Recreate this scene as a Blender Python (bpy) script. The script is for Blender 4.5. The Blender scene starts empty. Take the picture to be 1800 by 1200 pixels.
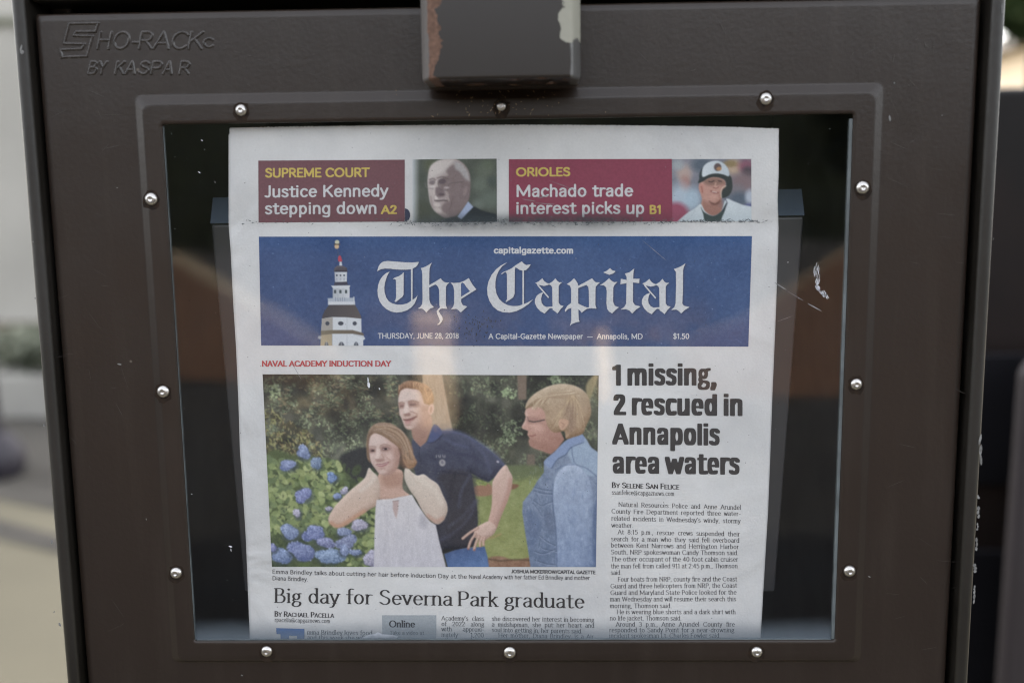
import bpy, math, random
import numpy as np
from mathutils import Vector
from mathutils.geometry import tessellate_polygon

S = bpy.context.scene
COL = S.collection
random.seed(7)
RNG = np.random.default_rng(11)

# ------------------------------------------------------------------ camera
ZC = 1.0                                   # height of the window centre above the pavement
CAM = np.array([0.0165, -0.5178, ZC + 0.1006])
YAW, PITCH, ROLL = 0.0285, -0.1453, 0.0136
FPX = 1750.0                               # focal length in pixels of the 1800 px wide photograph (35 mm)


def _rot(yaw, pitch, roll):
    cy, sy, cp, sp, cr, sr = math.cos(yaw), math.sin(yaw), math.cos(pitch), math.sin(pitch), math.cos(roll), math.sin(roll)
    a = np.array([[cy, -sy, 0], [sy, cy, 0], [0, 0, 1.0]])
    b = np.array([[1.0, 0, 0], [0, cp, -sp], [0, sp, cp]])
    c = np.array([[cr, 0, sr], [0, 1.0, 0], [-sr, 0, cr]])
    return a @ b @ c


CR = _rot(YAW, PITCH, ROLL)                # columns: right, forward, up
cam_d = bpy.data.cameras.new('camera')
cam = bpy.data.objects.new('camera', cam_d)
COL.objects.link(cam)
from mathutils import Matrix
M4 = Matrix.Identity(4)
for i in range(3):
    M4[i][0], M4[i][1], M4[i][2], M4[i][3] = CR[i, 0], CR[i, 2], -CR[i, 1], CAM[i]
cam.matrix_world = M4
cam_d.sensor_width = 36.0
cam_d.lens = 36.0 * FPX / 1800.0
cam_d.clip_start = 0.02
cam_d.clip_end = 500
cam_d.dof.use_dof = True
cam_d.dof.focus_distance = 0.538
cam_d.dof.aperture_fstop = 3.6
cam_d.dof.aperture_blades = 0
S.camera = cam

# ------------------------------------------------------------------ world, sun, exposure
SUN_EL, SUN_AZ = math.radians(42), math.radians(20)     # the sun stands behind the box, a little to the left
w = bpy.data.worlds.new('World')
S.world = w
w.use_nodes = True
nt = w.node_tree
bg = nt.nodes['Background']
sky = nt.nodes.new('ShaderNodeTexSky')
sky.sky_type = 'NISHITA'
sky.sun_disc = False
sky.sun_elevation = SUN_EL
sky.sun_rotation = -SUN_AZ
sky.dust_density = 3.0
sky.air_density = 0.8
sky.ozone_density = 0.4
hs = nt.nodes.new('ShaderNodeHueSaturation')          # a hazy, washed-out summer sky
hs.inputs['Saturation'].default_value = 0.34
nt.links.new(sky.outputs[0], hs.inputs['Color'])
tint = nt.nodes.new('ShaderNodeVectorMath')               # late-afternoon haze warms it slightly
tint.operation = 'MULTIPLY'
tint.inputs[1].default_value = (1.03, 1.0, 0.945)
nt.links.new(hs.outputs[0], tint.inputs[0])
nt.links.new(tint.outputs[0], bg.inputs[0])
bg.inputs[1].default_value = 0.15
sun_d = bpy.data.lights.new('sun', 'SUN')
sun_d.energy = 2.0
sun_d.angle = math.radians(0.5)
sun_d.color = (1.0, 0.90, 0.74)
sun = bpy.data.objects.new('sun', sun_d)
COL.objects.link(sun)
sd = Vector((-math.sin(SUN_AZ) * math.cos(SUN_EL), math.cos(SUN_AZ) * math.cos(SUN_EL), math.sin(SUN_EL)))
sun.rotation_euler = sd.to_track_quat('Z', 'Y').to_euler()
sun.location = sd * 30

S.view_settings.view_transform = 'Standard'
S.view_settings.look = 'None'
S.view_settings.gamma = 1.0
S.view_settings.use_curve_mapping = False
S.view_settings.exposure = 2.74
S.cycles.use_denoising = True
S.cycles.pixel_filter_type = 'BLACKMAN_HARRIS'
S.cycles.filter_width = 1.15
S.cycles.max_bounces = 8
S.cycles.transparent_max_bounces = 12
S.cycles.caustics_reflective = False
S.cycles.caustics_refractive = False


# ------------------------------------------------------------------ measuring: photo point -> point on a vertical plane y = Y
def unproj(p, Y):
    p = np.atleast_2d(np.asarray(p, float))
    d = (p[:, :1] - 900) / FPX * CR[:, 0] + CR[:, 1] + (600 - p[:, 1:2]) / FPX * CR[:, 2]
    Y = np.asarray(Y, float).reshape(-1, 1) if np.ndim(Y) else Y
    t = (Y - CAM[1]) / d[:, 1:2]
    return CAM + d * t


def at(px, py, Y):
    return unproj([(px, py)], Y)[0]


def ground(px, py, z=0.0):
    d = (px - 900) / FPX * CR[:, 0] + CR[:, 1] + (600 - py) / FPX * CR[:, 2]
    return CAM + d * ((z - CAM[2]) / d[2])


# ------------------------------------------------------------------ helpers
def lin(c):
    c = np.asarray(c, float) / 255.0
    return np.where(c <= 0.04045, c / 12.92, ((c + 0.055) / 1.055) ** 2.4)


def tag(o, label=None, cat=None, group=None, kind=None):
    if label: o['label'] = label
    if cat: o['category'] = cat
    if group: o['group'] = group
    if kind: o['kind'] = kind
    return o


def empty(name, loc, label, cat, group=None):
    o = bpy.data.objects.new(name, None)
    o.location = loc
    o.empty_display_size = 0.1
    COL.objects.link(o)
    return tag(o, label, cat, group)


def mesh_obj(name, verts, faces, mat, parent=None, smooth=False, label=None):
    me = bpy.data.meshes.new(name)
    verts = np.asarray(verts, float)
    me.from_pydata(verts.tolist(), [], faces if isinstance(faces, list) else faces.tolist())
    me.update()
    if mat: me.materials.append(mat)
    if smooth:
        me.polygons.foreach_set('use_smooth', [True] * len(me.polygons))
    o = bpy.data.objects.new(name, me)
    COL.objects.link(o)
    if parent is not None:
        o.parent = parent
        o.location = tuple(-np.array(parent_world(parent)))
    if label: o['label'] = label
    return o


def parent_world(p):
    v = np.zeros(3)
    while p is not None:
        v += np.array(p.location)
        p = p.parent
    return v


class MB:
    """collects boxes, tubes, prisms into one mesh"""
    def __init__(s): s.v, s.f = [], []

    def add(s, v, f):
        n = len(s.v)
        s.v += [tuple(map(float, p)) for p in v]
        s.f += [tuple(i + n for i in q) for q in f]
        return s

    def box(s, x0, x1, y0, y1, z0, z1):
        v = [(x0, y0, z0), (x1, y0, z0), (x1, y1, z0), (x0, y1, z0), (x0, y0, z1), (x1, y0, z1), (x1, y1, z1), (x0, y1, z1)]
        return s.add(v, [(0, 3, 2, 1), (4, 5, 6, 7), (0, 1, 5, 4), (1, 2, 6, 5), (2, 3, 7, 6), (3, 0, 4, 7)])

    def prism(s, poly, axis, a, b):
        """poly: 2D points; extruded along axis from a to b (other axes in x,y,z order)"""
        n = len(poly)
        def mk(p, t):
            q = list(p); q.insert(axis, t); return q
        v = [mk(p, a) for p in poly] + [mk(p, b) for p in poly]
        f = [tuple(range(n))[::-1], tuple(range(n, 2 * n))]
        f += [(i, (i + 1) % n, n + (i + 1) % n, n + i) for i in range(n)]
        return s.add(v, f)

    def build(s, name, mat, parent=None, bevel=0, seg=2, smooth=False, label=None):
        o = mesh_obj(name, s.v, s.f, mat, parent, smooth, label)
        if bevel:
            m = o.modifiers.new('bevel', 'BEVEL'); m.width = bevel; m.segments = seg; m.limit_method = 'ANGLE'; m.angle_limit = math.radians(30)
            for p in o.data.polygons: p.use_smooth = True
            wn = o.modifiers.new('wn', 'WEIGHTED_NORMAL'); wn.keep_sharp = True
        return o


# ------------------------------------------------------------------ materials
def new_mat(name):
    m = bpy.data.materials.new(name)
    m.use_nodes = True
    return m, m.node_tree, m.node_tree.nodes['Principled BSDF']


def N(nt, t, **kw):
    n = nt.nodes.new(t)
    for k, v in kw.items():
        if k.startswith('i_'):
            n.inputs[k[2:].replace('_', ' ')].default_value = v
        else:
            setattr(n, k, v)
    return n


def noise_mat(name, c1, c2, scale, rough=(0.5, 0.6), bump=0.0, bscale=None, metal=0.0, spec=0.5, detail=6, dist=0.001, contrast=(0.35, 0.65)):
    m, nt, b = new_mat(name)
    tc = N(nt, 'ShaderNodeTexCoord')
    nz = N(nt, 'ShaderNodeTexNoise'); nz.inputs['Scale'].default_value = scale; nz.inputs['Detail'].default_value = detail
    nt.links.new(tc.outputs['Object'], nz.inputs['Vector'])
    mr = N(nt, 'ShaderNodeMapRange'); mr.inputs['From Min'].default_value = contrast[0]; mr.inputs['From Max'].default_value = contrast[1]
    nt.links.new(nz.outputs['Fac'], mr.inputs['Value'])
    mx = N(nt, 'ShaderNodeMix', data_type='RGBA')
    mx.inputs['A'].default_value = (*c1, 1); mx.inputs['B'].default_value = (*c2, 1)
    nt.links.new(mr.outputs[0], mx.inputs['Factor'])
    nt.links.new(mx.outputs['Result'], b.inputs['Base Color'])
    mr2 = N(nt, 'ShaderNodeMapRange'); mr2.inputs['To Min'].default_value = rough[0]; mr2.inputs['To Max'].default_value = rough[1]
    nt.links.new(mr.outputs[0], mr2.inputs['Value']); nt.links.new(mr2.outputs[0], b.inputs['Roughness'])
    b.inputs['Metallic'].default_value = metal
    b.inputs['Specular IOR Level'].default_value = spec
    if bump:
        n2 = N(nt, 'ShaderNodeTexNoise'); n2.inputs['Scale'].default_value = bscale or scale * 8; n2.inputs['Detail'].default_value = 4
        nt.links.new(tc.outputs['Object'], n2.inputs['Vector'])
        bp = N(nt, 'ShaderNodeBump'); bp.inputs['Strength'].default_value = bump; bp.inputs['Distance'].default_value = dist
        nt.links.new(n2.outputs['Fac'], bp.inputs['Height']); nt.links.new(bp.outputs[0], b.inputs['Normal'])
    return m
# ------------------------------------------------------------------ lettering drawn with a pen along skeleton strokes
# l = polyline, c = smooth curve through points, a = arc (cx, cy, rx, ry, from, to), d = dot; units: x-height 50, capital height 70
SK = {
 'a': (42, ('c', 8, 41, 15, 49, 26, 49, 33, 43, 34, 35), ('l', 34, 36, 34, 0), ('c', 34, 30, 20, 28, 9, 22, 6, 12, 12, 1, 22, 1, 34, 11)),
 'b': (46, ('l', 8, 74, 8, 0), ('a', 23, 25, 15, 25, 0, 360)),
 'c': (41, ('a', 24, 25, 17, 25, 42, 318)),
 'd': (46, ('l', 38, 74, 38, 0), ('a', 22, 25, 16, 25, 0, 360)),
 'e': (45, ('l', 8, 27, 40, 27), ('a', 24, 25, 17, 25, 5, 318)),
 'f': (28, ('c', 31, 72, 23, 74, 15, 69, 14, 58), ('l', 14, 60, 14, 0), ('l', 3, 48, 28, 48)),
 'g': (42, ('a', 20, 33, 13, 16, 0, 360), ('c', 12, 20, 7, 15, 10, 9, 20, 7, 33, 5, 38, -3, 33, -14, 20, -19, 7, -15, 4, -7, 8, 1, 14, 7), ('c', 30, 44, 34, 49, 40, 49)),
 'h': (45, ('l', 8, 74, 8, 0), ('c', 8, 36, 15, 48, 26, 50, 34, 45, 37, 34), ('l', 37, 35, 37, 0)),
 'i': (17, ('l', 8, 50, 8, 0), ('d', 8, 67)),
 'j': (18, ('l', 10, 50, 10, -10), ('c', 10, -10, 7, -19, -3, -21), ('d', 10, 67)),
 'k': (41, ('l', 8, 74, 8, 0), ('l', 34, 50, 9, 22), ('l', 17, 30, 37, 0)),
 'l': (17, ('l', 8, 74, 8, 0)),
 'm': (64, ('l', 8, 50, 8, 0), ('c', 8, 36, 14, 48, 22, 50, 29, 45, 31, 34), ('l', 31, 35, 31, 0), ('c', 31, 36, 38, 48, 46, 50, 53, 45, 55, 34), ('l', 55, 35, 55, 0)),
 'n': (45, ('l', 8, 50, 8, 0), ('c', 8, 36, 15, 48, 26, 50, 34, 45, 37, 34), ('l', 37, 35, 37, 0)),
 'o': (48, ('a', 24, 25, 17, 25, 0, 360)),
 'p': (46, ('l', 8, 50, 8, -21), ('a', 23, 25, 15, 25, 0, 360)),
 'q': (46, ('l', 38, 50, 38, -21), ('a', 22, 25, 16, 25, 0, 360)),
 'r': (30, ('l', 8, 50, 8, 0), ('c', 8, 34, 13, 45, 21, 49, 29, 48)),
 's': (37, ('c', 31, 42, 24, 49, 14, 49, 7, 43, 8, 33, 18, 27, 29, 20, 32, 11, 26, 2, 15, 0, 5, 7)),
 't': (30, ('l', 14, 64, 14, 11), ('c', 14, 12, 16, 2, 23, 0, 30, 3), ('l', 3, 49, 28, 49)),
 'u': (45, ('l', 7, 50, 7, 16), ('c', 7, 16, 9, 4, 18, 0, 29, 4, 37, 15), ('l', 37, 50, 37, 0)),
 'v': (40, ('l', 3, 50, 20, 0, 37, 50)),
 'w': (58, ('l', 3, 50, 16, 0, 29, 48, 42, 0, 55, 50)),
 'x': (40, ('l', 4, 50, 36, 0), ('l', 35, 50, 5, 0)),
 'y': (40, ('l', 3, 50, 20, 2), ('l', 37, 50, 19, 0), ('c', 19, 0, 14, -13, 8, -19, 1, -19)),
 'z': (40, ('l', 6, 49, 34, 49, 5, 1, 36, 1)),
 'A': (58, ('l', 3, 0, 29, 70, 55, 0), ('l', 13, 23, 45, 23)),
 'B': (52, ('l', 9, 0, 9, 70), ('c', 9, 70, 28, 70, 38, 64, 39, 53, 34, 42, 24, 38, 9, 38), ('c', 22, 38, 37, 35, 45, 27, 45, 14, 38, 3, 24, 0, 9, 0)),
 'C': (62, ('a', 36, 35, 29, 35, 42, 318)),
 'D': (66, ('l', 9, 0, 9, 70), ('c', 9, 70, 30, 70, 48, 62, 56, 48, 58, 35, 56, 22, 48, 8, 30, 0, 9, 0)),
 'E': (48, ('l', 9, 0, 9, 70), ('l', 9, 70, 42, 70), ('l', 9, 36, 37, 36), ('l', 9, 0, 43, 0)),
 'F': (45, ('l', 9, 0, 9, 70), ('l', 9, 70, 42, 70), ('l', 9, 36, 37, 36)),
 'G': (68, ('a', 36, 35, 29, 35, 45, 330), ('l', 42, 31, 61, 31, 61, 10)),
 'H': (66, ('l', 9, 0, 9, 70), ('l', 57, 0, 57, 70), ('l', 9, 36, 57, 36)),
 'I': (18, ('l', 9, 0, 9, 70)),
 'J': (34, ('l', 25, 70, 25, 14), ('c', 25, 15, 22, 4, 13, 0, 3, 4)),
 'K': (55, ('l', 9, 0, 9, 70), ('l', 47, 70, 10, 29), ('l', 22, 42, 51, 0)),
 'L': (44, ('l', 9, 70, 9, 0), ('l', 9, 0, 41, 0)),
 'M': (78, ('l', 9, 0, 9, 70, 39, 8, 69, 70, 69, 0)),
 'N': (65, ('l', 9, 0, 9, 70, 56, 0, 56, 70)),
 'O': (76, ('a', 38, 35, 31, 35, 0, 360)),
 'P': (50, ('l', 9, 0, 9, 70), ('c', 9, 70, 30, 70, 42, 63, 45, 51, 41, 38, 28, 32, 9, 32)),
 'R': (55, ('l', 9, 0, 9, 70), ('c', 9, 70, 30, 70, 42, 63, 45, 52, 41, 39, 28, 34, 9, 34), ('l', 26, 34, 50, 0)),
 'S': (50, ('c', 42, 60, 34, 69, 20, 70, 10, 62, 9, 50, 18, 41, 33, 34, 43, 26, 44, 12, 34, 1, 19, 0, 6, 9)),
 'T': (53, ('l', 2, 70, 51, 70), ('l', 26.5, 70, 26.5, 0)),
 'U': (62, ('l', 9, 70, 9, 24), ('c', 9, 25, 12, 9, 23, 0, 39, 0, 50, 9, 53, 25), ('l', 53, 24, 53, 70)),
 'V': (57, ('l', 3, 70, 28, 0, 54, 70)),
 'W': (80, ('l', 3, 70, 21, 0, 40, 68, 59, 0, 77, 70)),
 'X': (54, ('l', 4, 70, 50, 0), ('l', 49, 70, 5, 0)),
 'Y': (54, ('l', 3, 70, 27, 34, 51, 70), ('l', 27, 34, 27, 0)),
 'Z': (50, ('l', 5, 69, 45, 69, 4, 1, 46, 1)),
 '0': (48, ('a', 24, 35, 18, 35, 0, 360)),
 '1': (34, ('l', 6, 57, 20, 70, 20, 0)),
 '2': (46, ('c', 6, 55, 12, 66, 24, 70, 36, 64, 38, 52, 31, 37, 18, 18, 5, 2), ('l', 5, 1, 41, 1)),
 '3': (46, ('c', 7, 60, 15, 69, 28, 69, 37, 60, 35, 46, 20, 39), ('c', 20, 39, 36, 35, 41, 21, 35, 5, 21, 0, 5, 7)),
 '4': (48, ('l', 32, 0, 32, 70, 4, 20, 45, 20)),
 '5': (46, ('l', 38, 69, 12, 69, 9, 40), ('c', 9, 40, 20, 45, 33, 42, 40, 28, 37, 10, 24, 0, 14, 0, 4, 7)),
 '8': (46, ('a', 23, 53, 14, 17, 0, 360), ('a', 23, 18, 17, 18, 0, 360)),
 '9': (46, ('a', 22, 48, 16, 22, 0, 360), ('c', 38, 46, 36, 24, 27, 6, 13, 0)),
 '.': (18, ('d', 9, 1)), ',': (18, ('d', 9, 2), ('l', 10, 0, 6, -11)), "'": (14, ('l', 8, 72, 6, 58)), ':': (18, ('d', 9, 2), ('d', 9, 44)),
 '-': (30, ('l', 6, 26, 24, 26)), '/': (32, ('l', 3, -6, 29, 74)), '_': (70, ('l', 4, 26, 66, 26)), ' ': (22,),
 '$': (48, ('c', 41, 58, 33, 66, 20, 67, 10, 60, 9, 50, 18, 41, 32, 34, 41, 26, 42, 13, 33, 4, 19, 3, 6, 11), ('l', 25, 78, 25, -8)),
 '@': (76, ('a', 38, 28, 33, 40, 35, 330), ('a', 37, 28, 13, 17, 0, 360), ('c', 51, 44, 50, 22, 56, 11, 65, 16, 70, 30)),
 '*': (46, ('a', 22, 46, 16, 18, 0, 360), ('l', 17, 38, 17, 54, 25, 54, 26, 47, 17, 46, 27, 37)),
}
SK_SANS_G = (46, ('a', 22, 25, 16, 25, 0, 360), ('l', 38, 50, 38, -6), ('c', 38, -7, 34, -18, 22, -21, 9, -17))
SK_BOLD_1 = (36, ('l', 8, 61, 20, 66, 20, 0))


SKB = {   # heavy condensed headline letters
 'n': (45, ('l', 10, 52, 10, 6), ('c', 10, 40, 17, 51, 26, 52, 33, 48, 34, 38), ('l', 34, 40, 34, 6)),
 'm': (67, ('l', 10, 52, 10, 6), ('c', 10, 40, 16, 51, 24, 52, 31, 48, 33, 38), ('l', 33, 40, 33, 6), ('c', 33, 40, 39, 51, 47, 52, 54, 48, 56, 38), ('l', 56, 40, 56, 6)),
 'i': (20, ('l', 10, 52, 10, 6), ('r', 10, 68.2)),
 's': (36, ('c', 29, 46, 22, 52, 14, 51.5, 9, 45, 11, 36, 19, 31, 26, 26, 28, 17, 24, 8, 15, 6, 7, 11)),
 'g': (41, ('a', 18, 39, 9.5, 13, 0, 360), ('l', 24, 50, 36, 54), ('c', 11, 26, 8, 20, 13, 14, 23, 13, 32, 9, 33, 0, 28, -8, 17, -10, 8, -7, 6, 1, 11, 9)),
 ',': (20, ('r', 10, 6), ('l', 12, 3, 7, -10)),
 '2': (41, ('c', 8, 54, 12, 62, 20, 64, 28, 60, 30, 50, 25, 38, 15, 22, 9, 8), ('l', 9, 6, 33, 6)),
 '1': (29, ('l', 18, 64, 18, 6), ('l', 18, 63, 6, 57)),
 'r': (30, ('l', 10, 52, 10, 6), ('c', 10, 36, 14, 48, 20, 52, 27, 51)),
 'e': (41, ('h', 11, 29, 32, 29), ('q', 21, 29, 12, 23, 0, 305)),
 'c': (36, ('q', 21, 29, 12, 23, 52, 308)),
 'u': (45, ('l', 10, 52, 10, 20), ('c', 10, 20, 11, 9, 18, 6, 27, 8, 34, 18), ('l', 34, 52, 34, 6)),
 'd': (45, ('l', 34, 67, 34, 6), ('q', 21.5, 29, 12, 23, 0, 360)),
 'p': (45, ('l', 10, 52, 10, -14), ('q', 23.5, 29, 12, 23, 0, 360)),
 'o': (43, ('q', 21.5, 29, 12.5, 23, 0, 360)),
 'l': (20, ('l', 10, 67, 10, 6)),
 'a': (43, ('c', 9, 43, 13, 51, 22, 52, 30, 48, 32, 38), ('l', 32, 40, 32, 6), ('c', 32, 31, 20, 30, 12, 26, 10, 16, 14, 7, 22, 7, 31, 17)),
 'w': (61, ('l', 7, 52, 18, 6, 30.5, 46, 43, 6, 54, 52)),
 't': (31, ('l', 13, 62, 13, 16), ('c', 13, 18, 14, 8, 20, 6, 28, 7), ('h', 4, 51.5, 28, 51.5)),
 'A': (54, ('l', 8, 6, 27, 64, 46, 6), ('h', 15, 20, 39, 20)),
 ' ': (15,),
}


def catmull(P, closed=False, n=8):
    P = np.asarray(P, float)
    if len(P) < 3: return P
    if closed: Q = np.vstack([P[-1], P, P[0], P[1]])
    else: Q = np.vstack([2 * P[0] - P[1], P, 2 * P[-1] - P[-2]])
    t = np.linspace(0, 1, n, endpoint=False)[:, None]
    out = []
    for i in range(1, len(Q) - 2):
        a, b, c, d = Q[i - 1:i + 3]
        out.append(0.5 * (2 * b + (c - a) * t + (2 * a - 5 * b + 4 * c - d) * t ** 2 + (3 * b - a - 3 * c + d) * t ** 3))
    out = np.vstack(out)
    return out if closed else np.vstack([out, P[-1]])


def dense(P, step):
    P = np.asarray(P, float)
    out = [P[:1]]
    for a, b in zip(P[:-1], P[1:]):
        k = max(1, int(math.ceil(np.hypot(*(b - a)) / step)))
        out.append(a + (b - a) * (np.arange(1, k + 1) / k)[:, None])
    return np.vstack(out)


class Font:
    def __init__(s, rx, ry, p=2, serif=0.0, xs=1.0, xh=50.0, cell=2.0, dot=1.15, sansg=False, gap=0.0, sq=1.0, sthick=None, table=None):
        s.table = table
        s.rx, s.ry, s.p, s.serif, s.xs, s.xh, s.cell, s.dot, s.sansg, s.gap, s.sq = rx, ry, p, serif, xs, xh, cell, dot, sansg, gap, sq
        s.sthick = sthick or ry
        s.cache = {}

    def ymap(s, y):
        y = np.asarray(y, float)
        return np.where(y <= 0, y, np.where(y <= 50, y * s.xh / 50, np.where(y < 70, s.xh + (y - 50) * (70 - s.xh) / 20, y)))

    def glyph(s, ch):
        if ch in s.cache: return s.cache[ch]
        e = (s.table or SK).get(ch, SK['-'])
        if ch == 'g' and s.sansg: e = SK_SANS_G
        low = not ch.isupper() and not ch.isdigit()
        adv = e[0] * s.xs + s.gap
        step = 0.7
        pts, rad = [], []
        ps = {'g': .74, 's': .88, 'a': .9, 'e': .92}.get(ch, 1.0) if s.table else 1.0
        def put(P, rx=s.rx, ry=s.ry):
            rx, ry = rx * ps, ry * ps
            D = dense(P, step); pts.append(D); rad.append(np.tile([rx, ry], (len(D), 1)))
        for st in e[1:]:
            k, v = st[0], np.array(st[1:], float)
            if k == 'd':
                put(np.array([[v[0] * s.xs, float(s.ymap(v[1])) if v[1] < 60 else v[1] + (s.xh - 50) * .35 + max(0, s.ry - 5) * .9]]), s.rx * s.dot, max(s.ry, s.rx * .85) * s.dot)
                continue
            if k == 'r':
                put(np.array([[v[0], v[1]], [v[0], v[1] + .1]]), s.rx * 1.02, s.ry * 1.0); continue
            if k == 'h':
                put(v.reshape(-1, 2), s.rx * .5, s.ry * .72); continue
            if k in 'aq':
                cx, cy, rx, ry, a0, a1 = v
                t = np.radians(np.linspace(a0, a1, 40))
                c, sn = np.cos(t), np.sin(t)
                P = np.stack([cx + rx * np.sign(c) * np.abs(c) ** (.78 if k == 'q' else s.sq), cy + ry * np.sign(sn) * np.abs(sn) ** (.78 if k == 'q' else s.sq)], 1)
            else:
                P = v.reshape(-1, 2)
                if k == 'c': P = catmull(P)
            P = np.stack([P[:, 0] * s.xs, s.ymap(P[:, 1]) if (low or ch in ',.:') else P[:, 1]], 1)
            put(P)
            if s.serif and k == 'l' and ch not in "-/'_$,*":
                raw = v.reshape(-1, 2)
                for (q, other, r0) in ((P[0], P[1], raw[0]), (P[-1], P[-2], raw[-1])):
                    if abs(q[1] - other[1]) < 3: continue
                    y0 = r0[1]
                    h = s.serif
                    if y0 in (0, -21, 70) or (y0 in (50, 74) and ch in 'vwxyk' and not (ch == 'k' and y0 == 74)):
                        if ch in 'aud' and y0 == 0: put(np.array([[q[0], q[1]], [q[0] + h * 1.1, q[1] + .5]]), s.sthick, s.sthick)
                        elif ch in 'b' and y0 == 0: pass
                        elif ch not in 'Jj12345789':
                            put(np.array([[q[0] - h, q[1]], [q[0] + h, q[1]]]), s.sthick, s.sthick)
                        elif ch == '1': put(np.array([[q[0] - h, q[1]], [q[0] + h, q[1]]]), s.sthick, s.sthick) if y0 == 0 else None
                    elif y0 in (50, 74):
                        put(np.array([[q[0], q[1]], [q[0] - h * 1.15, q[1] - 1.5]]), s.sthick, s.sthick)
        if not pts:
            s.cache[ch] = (adv, None, None); return s.cache[ch]
        pts, rad = np.vstack(pts), np.vstack(rad)
        m = max(s.rx, s.ry) * 1.3 + 2 * s.cell
        x0, x1 = pts[:, 0].min() - m, pts[:, 0].max() + m
        y0, y1 = pts[:, 1].min() - m, pts[:, 1].max() + m
        X = np.arange(x0, x1 + s.cell, s.cell); Y = np.arange(y0, y1 + s.cell, s.cell)
        F = np.full((len(Y), len(X)), 9.0)
        for i in range(0, len(pts), 60):
            q, r = pts[i:i + 60], rad[i:i + 60]
            dx = np.abs(X[None, :] - q[:, :1]) / r[:, :1]
            dy = np.abs(Y[None, :] - q[:, 1:]) / r[:, 1:]
            if s.p == 2: D = np.sqrt((dx ** 2)[:, None, :] + (dy ** 2)[:, :, None])
            else: D = ((dx ** s.p)[:, None, :] + (dy ** s.p)[:, :, None]) ** (1 / s.p)
            F = np.minimum(F, D.min(0))
        V, Fc = march(X, Y, 1.0 - F)
        s.cache[ch] = (adv, V, Fc)
        return s.cache[ch]

    def width(s, text): return sum(s.glyph(c)[0] for c in text)


def march(X, Y, F):
    """filled region F > 0 as flat polygons without overlaps"""
    ins = F > 0
    V, Fc, vid = [], [], {}
    def vert(key, x, y):
        if key not in vid:
            vid[key] = len(V); V.append((x, y))
        return vid[key]
    full = ins[:-1, :-1] & ins[1:, :-1] & ins[:-1, 1:] & ins[1:, 1:]
    any_ = ins[:-1, :-1] | ins[1:, :-1] | ins[:-1, 1:] | ins[1:, 1:]
    for j in range(len(Y) - 1):
        i, nx = 0, len(X) - 1
        while i < nx:
            if full[j, i]:
                k = i
                while k + 1 < nx and full[j, k + 1]: k += 1
                Fc.append((vert((i, j), X[i], Y[j]), vert((k + 1, j), X[k + 1], Y[j]), vert((k + 1, j + 1), X[k + 1], Y[j + 1]), vert((i, j + 1), X[i], Y[j + 1])))
                i = k + 1
                continue
            if any_[j, i]:
                cs = ((i, j), (i + 1, j), (i + 1, j + 1), (i, j + 1))
                poly = []
                for a, b in zip(cs, cs[1:] + cs[:1]):
                    fa, fb = F[a[1], a[0]], F[b[1], b[0]]
                    if fa > 0: poly.append(vert(a, X[a[0]], Y[a[1]]))
                    if (fa > 0) != (fb > 0):
                        t = fa / (fa - fb)
                        poly.append(vert((min(a, b), max(a, b)), X[a[0]] + (X[b[0]] - X[a[0]]) * t, Y[a[1]] + (Y[b[1]] - Y[a[1]]) * t))
                if len(poly) >= 3: Fc.append(tuple(poly))
            i += 1
    return np.array(V), Fc


class Ink:
    """letters and flat printed shapes laid on the page; every piece is measured on the photograph and put on the page's own plane"""
    def __init__(s, Y): s.Y, s.v, s.f = Y, [], []

    def raw(s, P, faces, lift=0.0):
        n = sum(len(a) for a in s.v)
        s.v.append(unproj(P, page_y(P) - lift))
        s.f += [tuple(i + n for i in q) for q in faces]

    def line(s, font, text, x0, y0, x1, y1, cap, justify=False, slant=0.0, smallcaps=None):
        p0, p1 = np.array([x0, y0], float), np.array([x1, y1], float)
        L = np.hypot(*(p1 - p0)); d = (p1 - p0) / L
        sy = cap / 70.0
        items = []
        for ch in text:
            k = 1.0
            if smallcaps and ch.islower(): ch, k = ch.upper(), smallcaps
            items.append((ch, k))
        W = sum(font.glyph(c)[0] * k for c, k in items)
        sx = L / W
        extra = 0.0
        if justify:
            nat = sy * justify
            if text.count(' ') and nat * W < L: extra, sx = (L - nat * W) / text.count(' '), nat
        x = 0.0
        up = np.array([d[1], -d[0]]) if False else np.array([-d[1] * 0.0, -1.0])
        for ch, k in items:
            adv, V, Fc = font.glyph(ch)
            if V is not None:
                P = p0 + d * (x + (V[:, :1] * k + slant * V[:, 1:] * k) * sx) + up * V[:, 1:] * sy * k
                s.raw(P, Fc)
            x += adv * k * sx + (extra if ch == ' ' else 0)

    def poly(s, loops, lift=0.0):
        """filled outline with holes, points in photograph pixels"""
        loops = [np.asarray(l, float) for l in loops]
        tri = tessellate_polygon([[Vector((p[0], p[1], 0)) for p in l] for l in loops])
        s.raw(np.vstack(loops), [tuple(t) for t in tri], lift)

    def build(s, name, mat, parent, label=None):
        return mesh_obj(name, np.vstack(s.v), s.f, mat, parent, label=label)


PAPER_Y = 0.0052


def page_y(P, base=None):
    """the page hangs a little uneven: soft waves and a fold across the upper third"""
    P = np.atleast_2d(P)
    x, y = P[:, 0], P[:, 1]
    z = 0.0005 * np.sin(x / 140.0 + y / 300.0) + 0.0004 * np.sin(y / 90.0 + x / 500.0)
    z += 0.0012 * np.exp(-((y - 398) / 26.0) ** 2) - 0.0010 * np.clip((230 - y) / 60, 0, 1)
    return (PAPER_Y if base is None else base) + z
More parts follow.
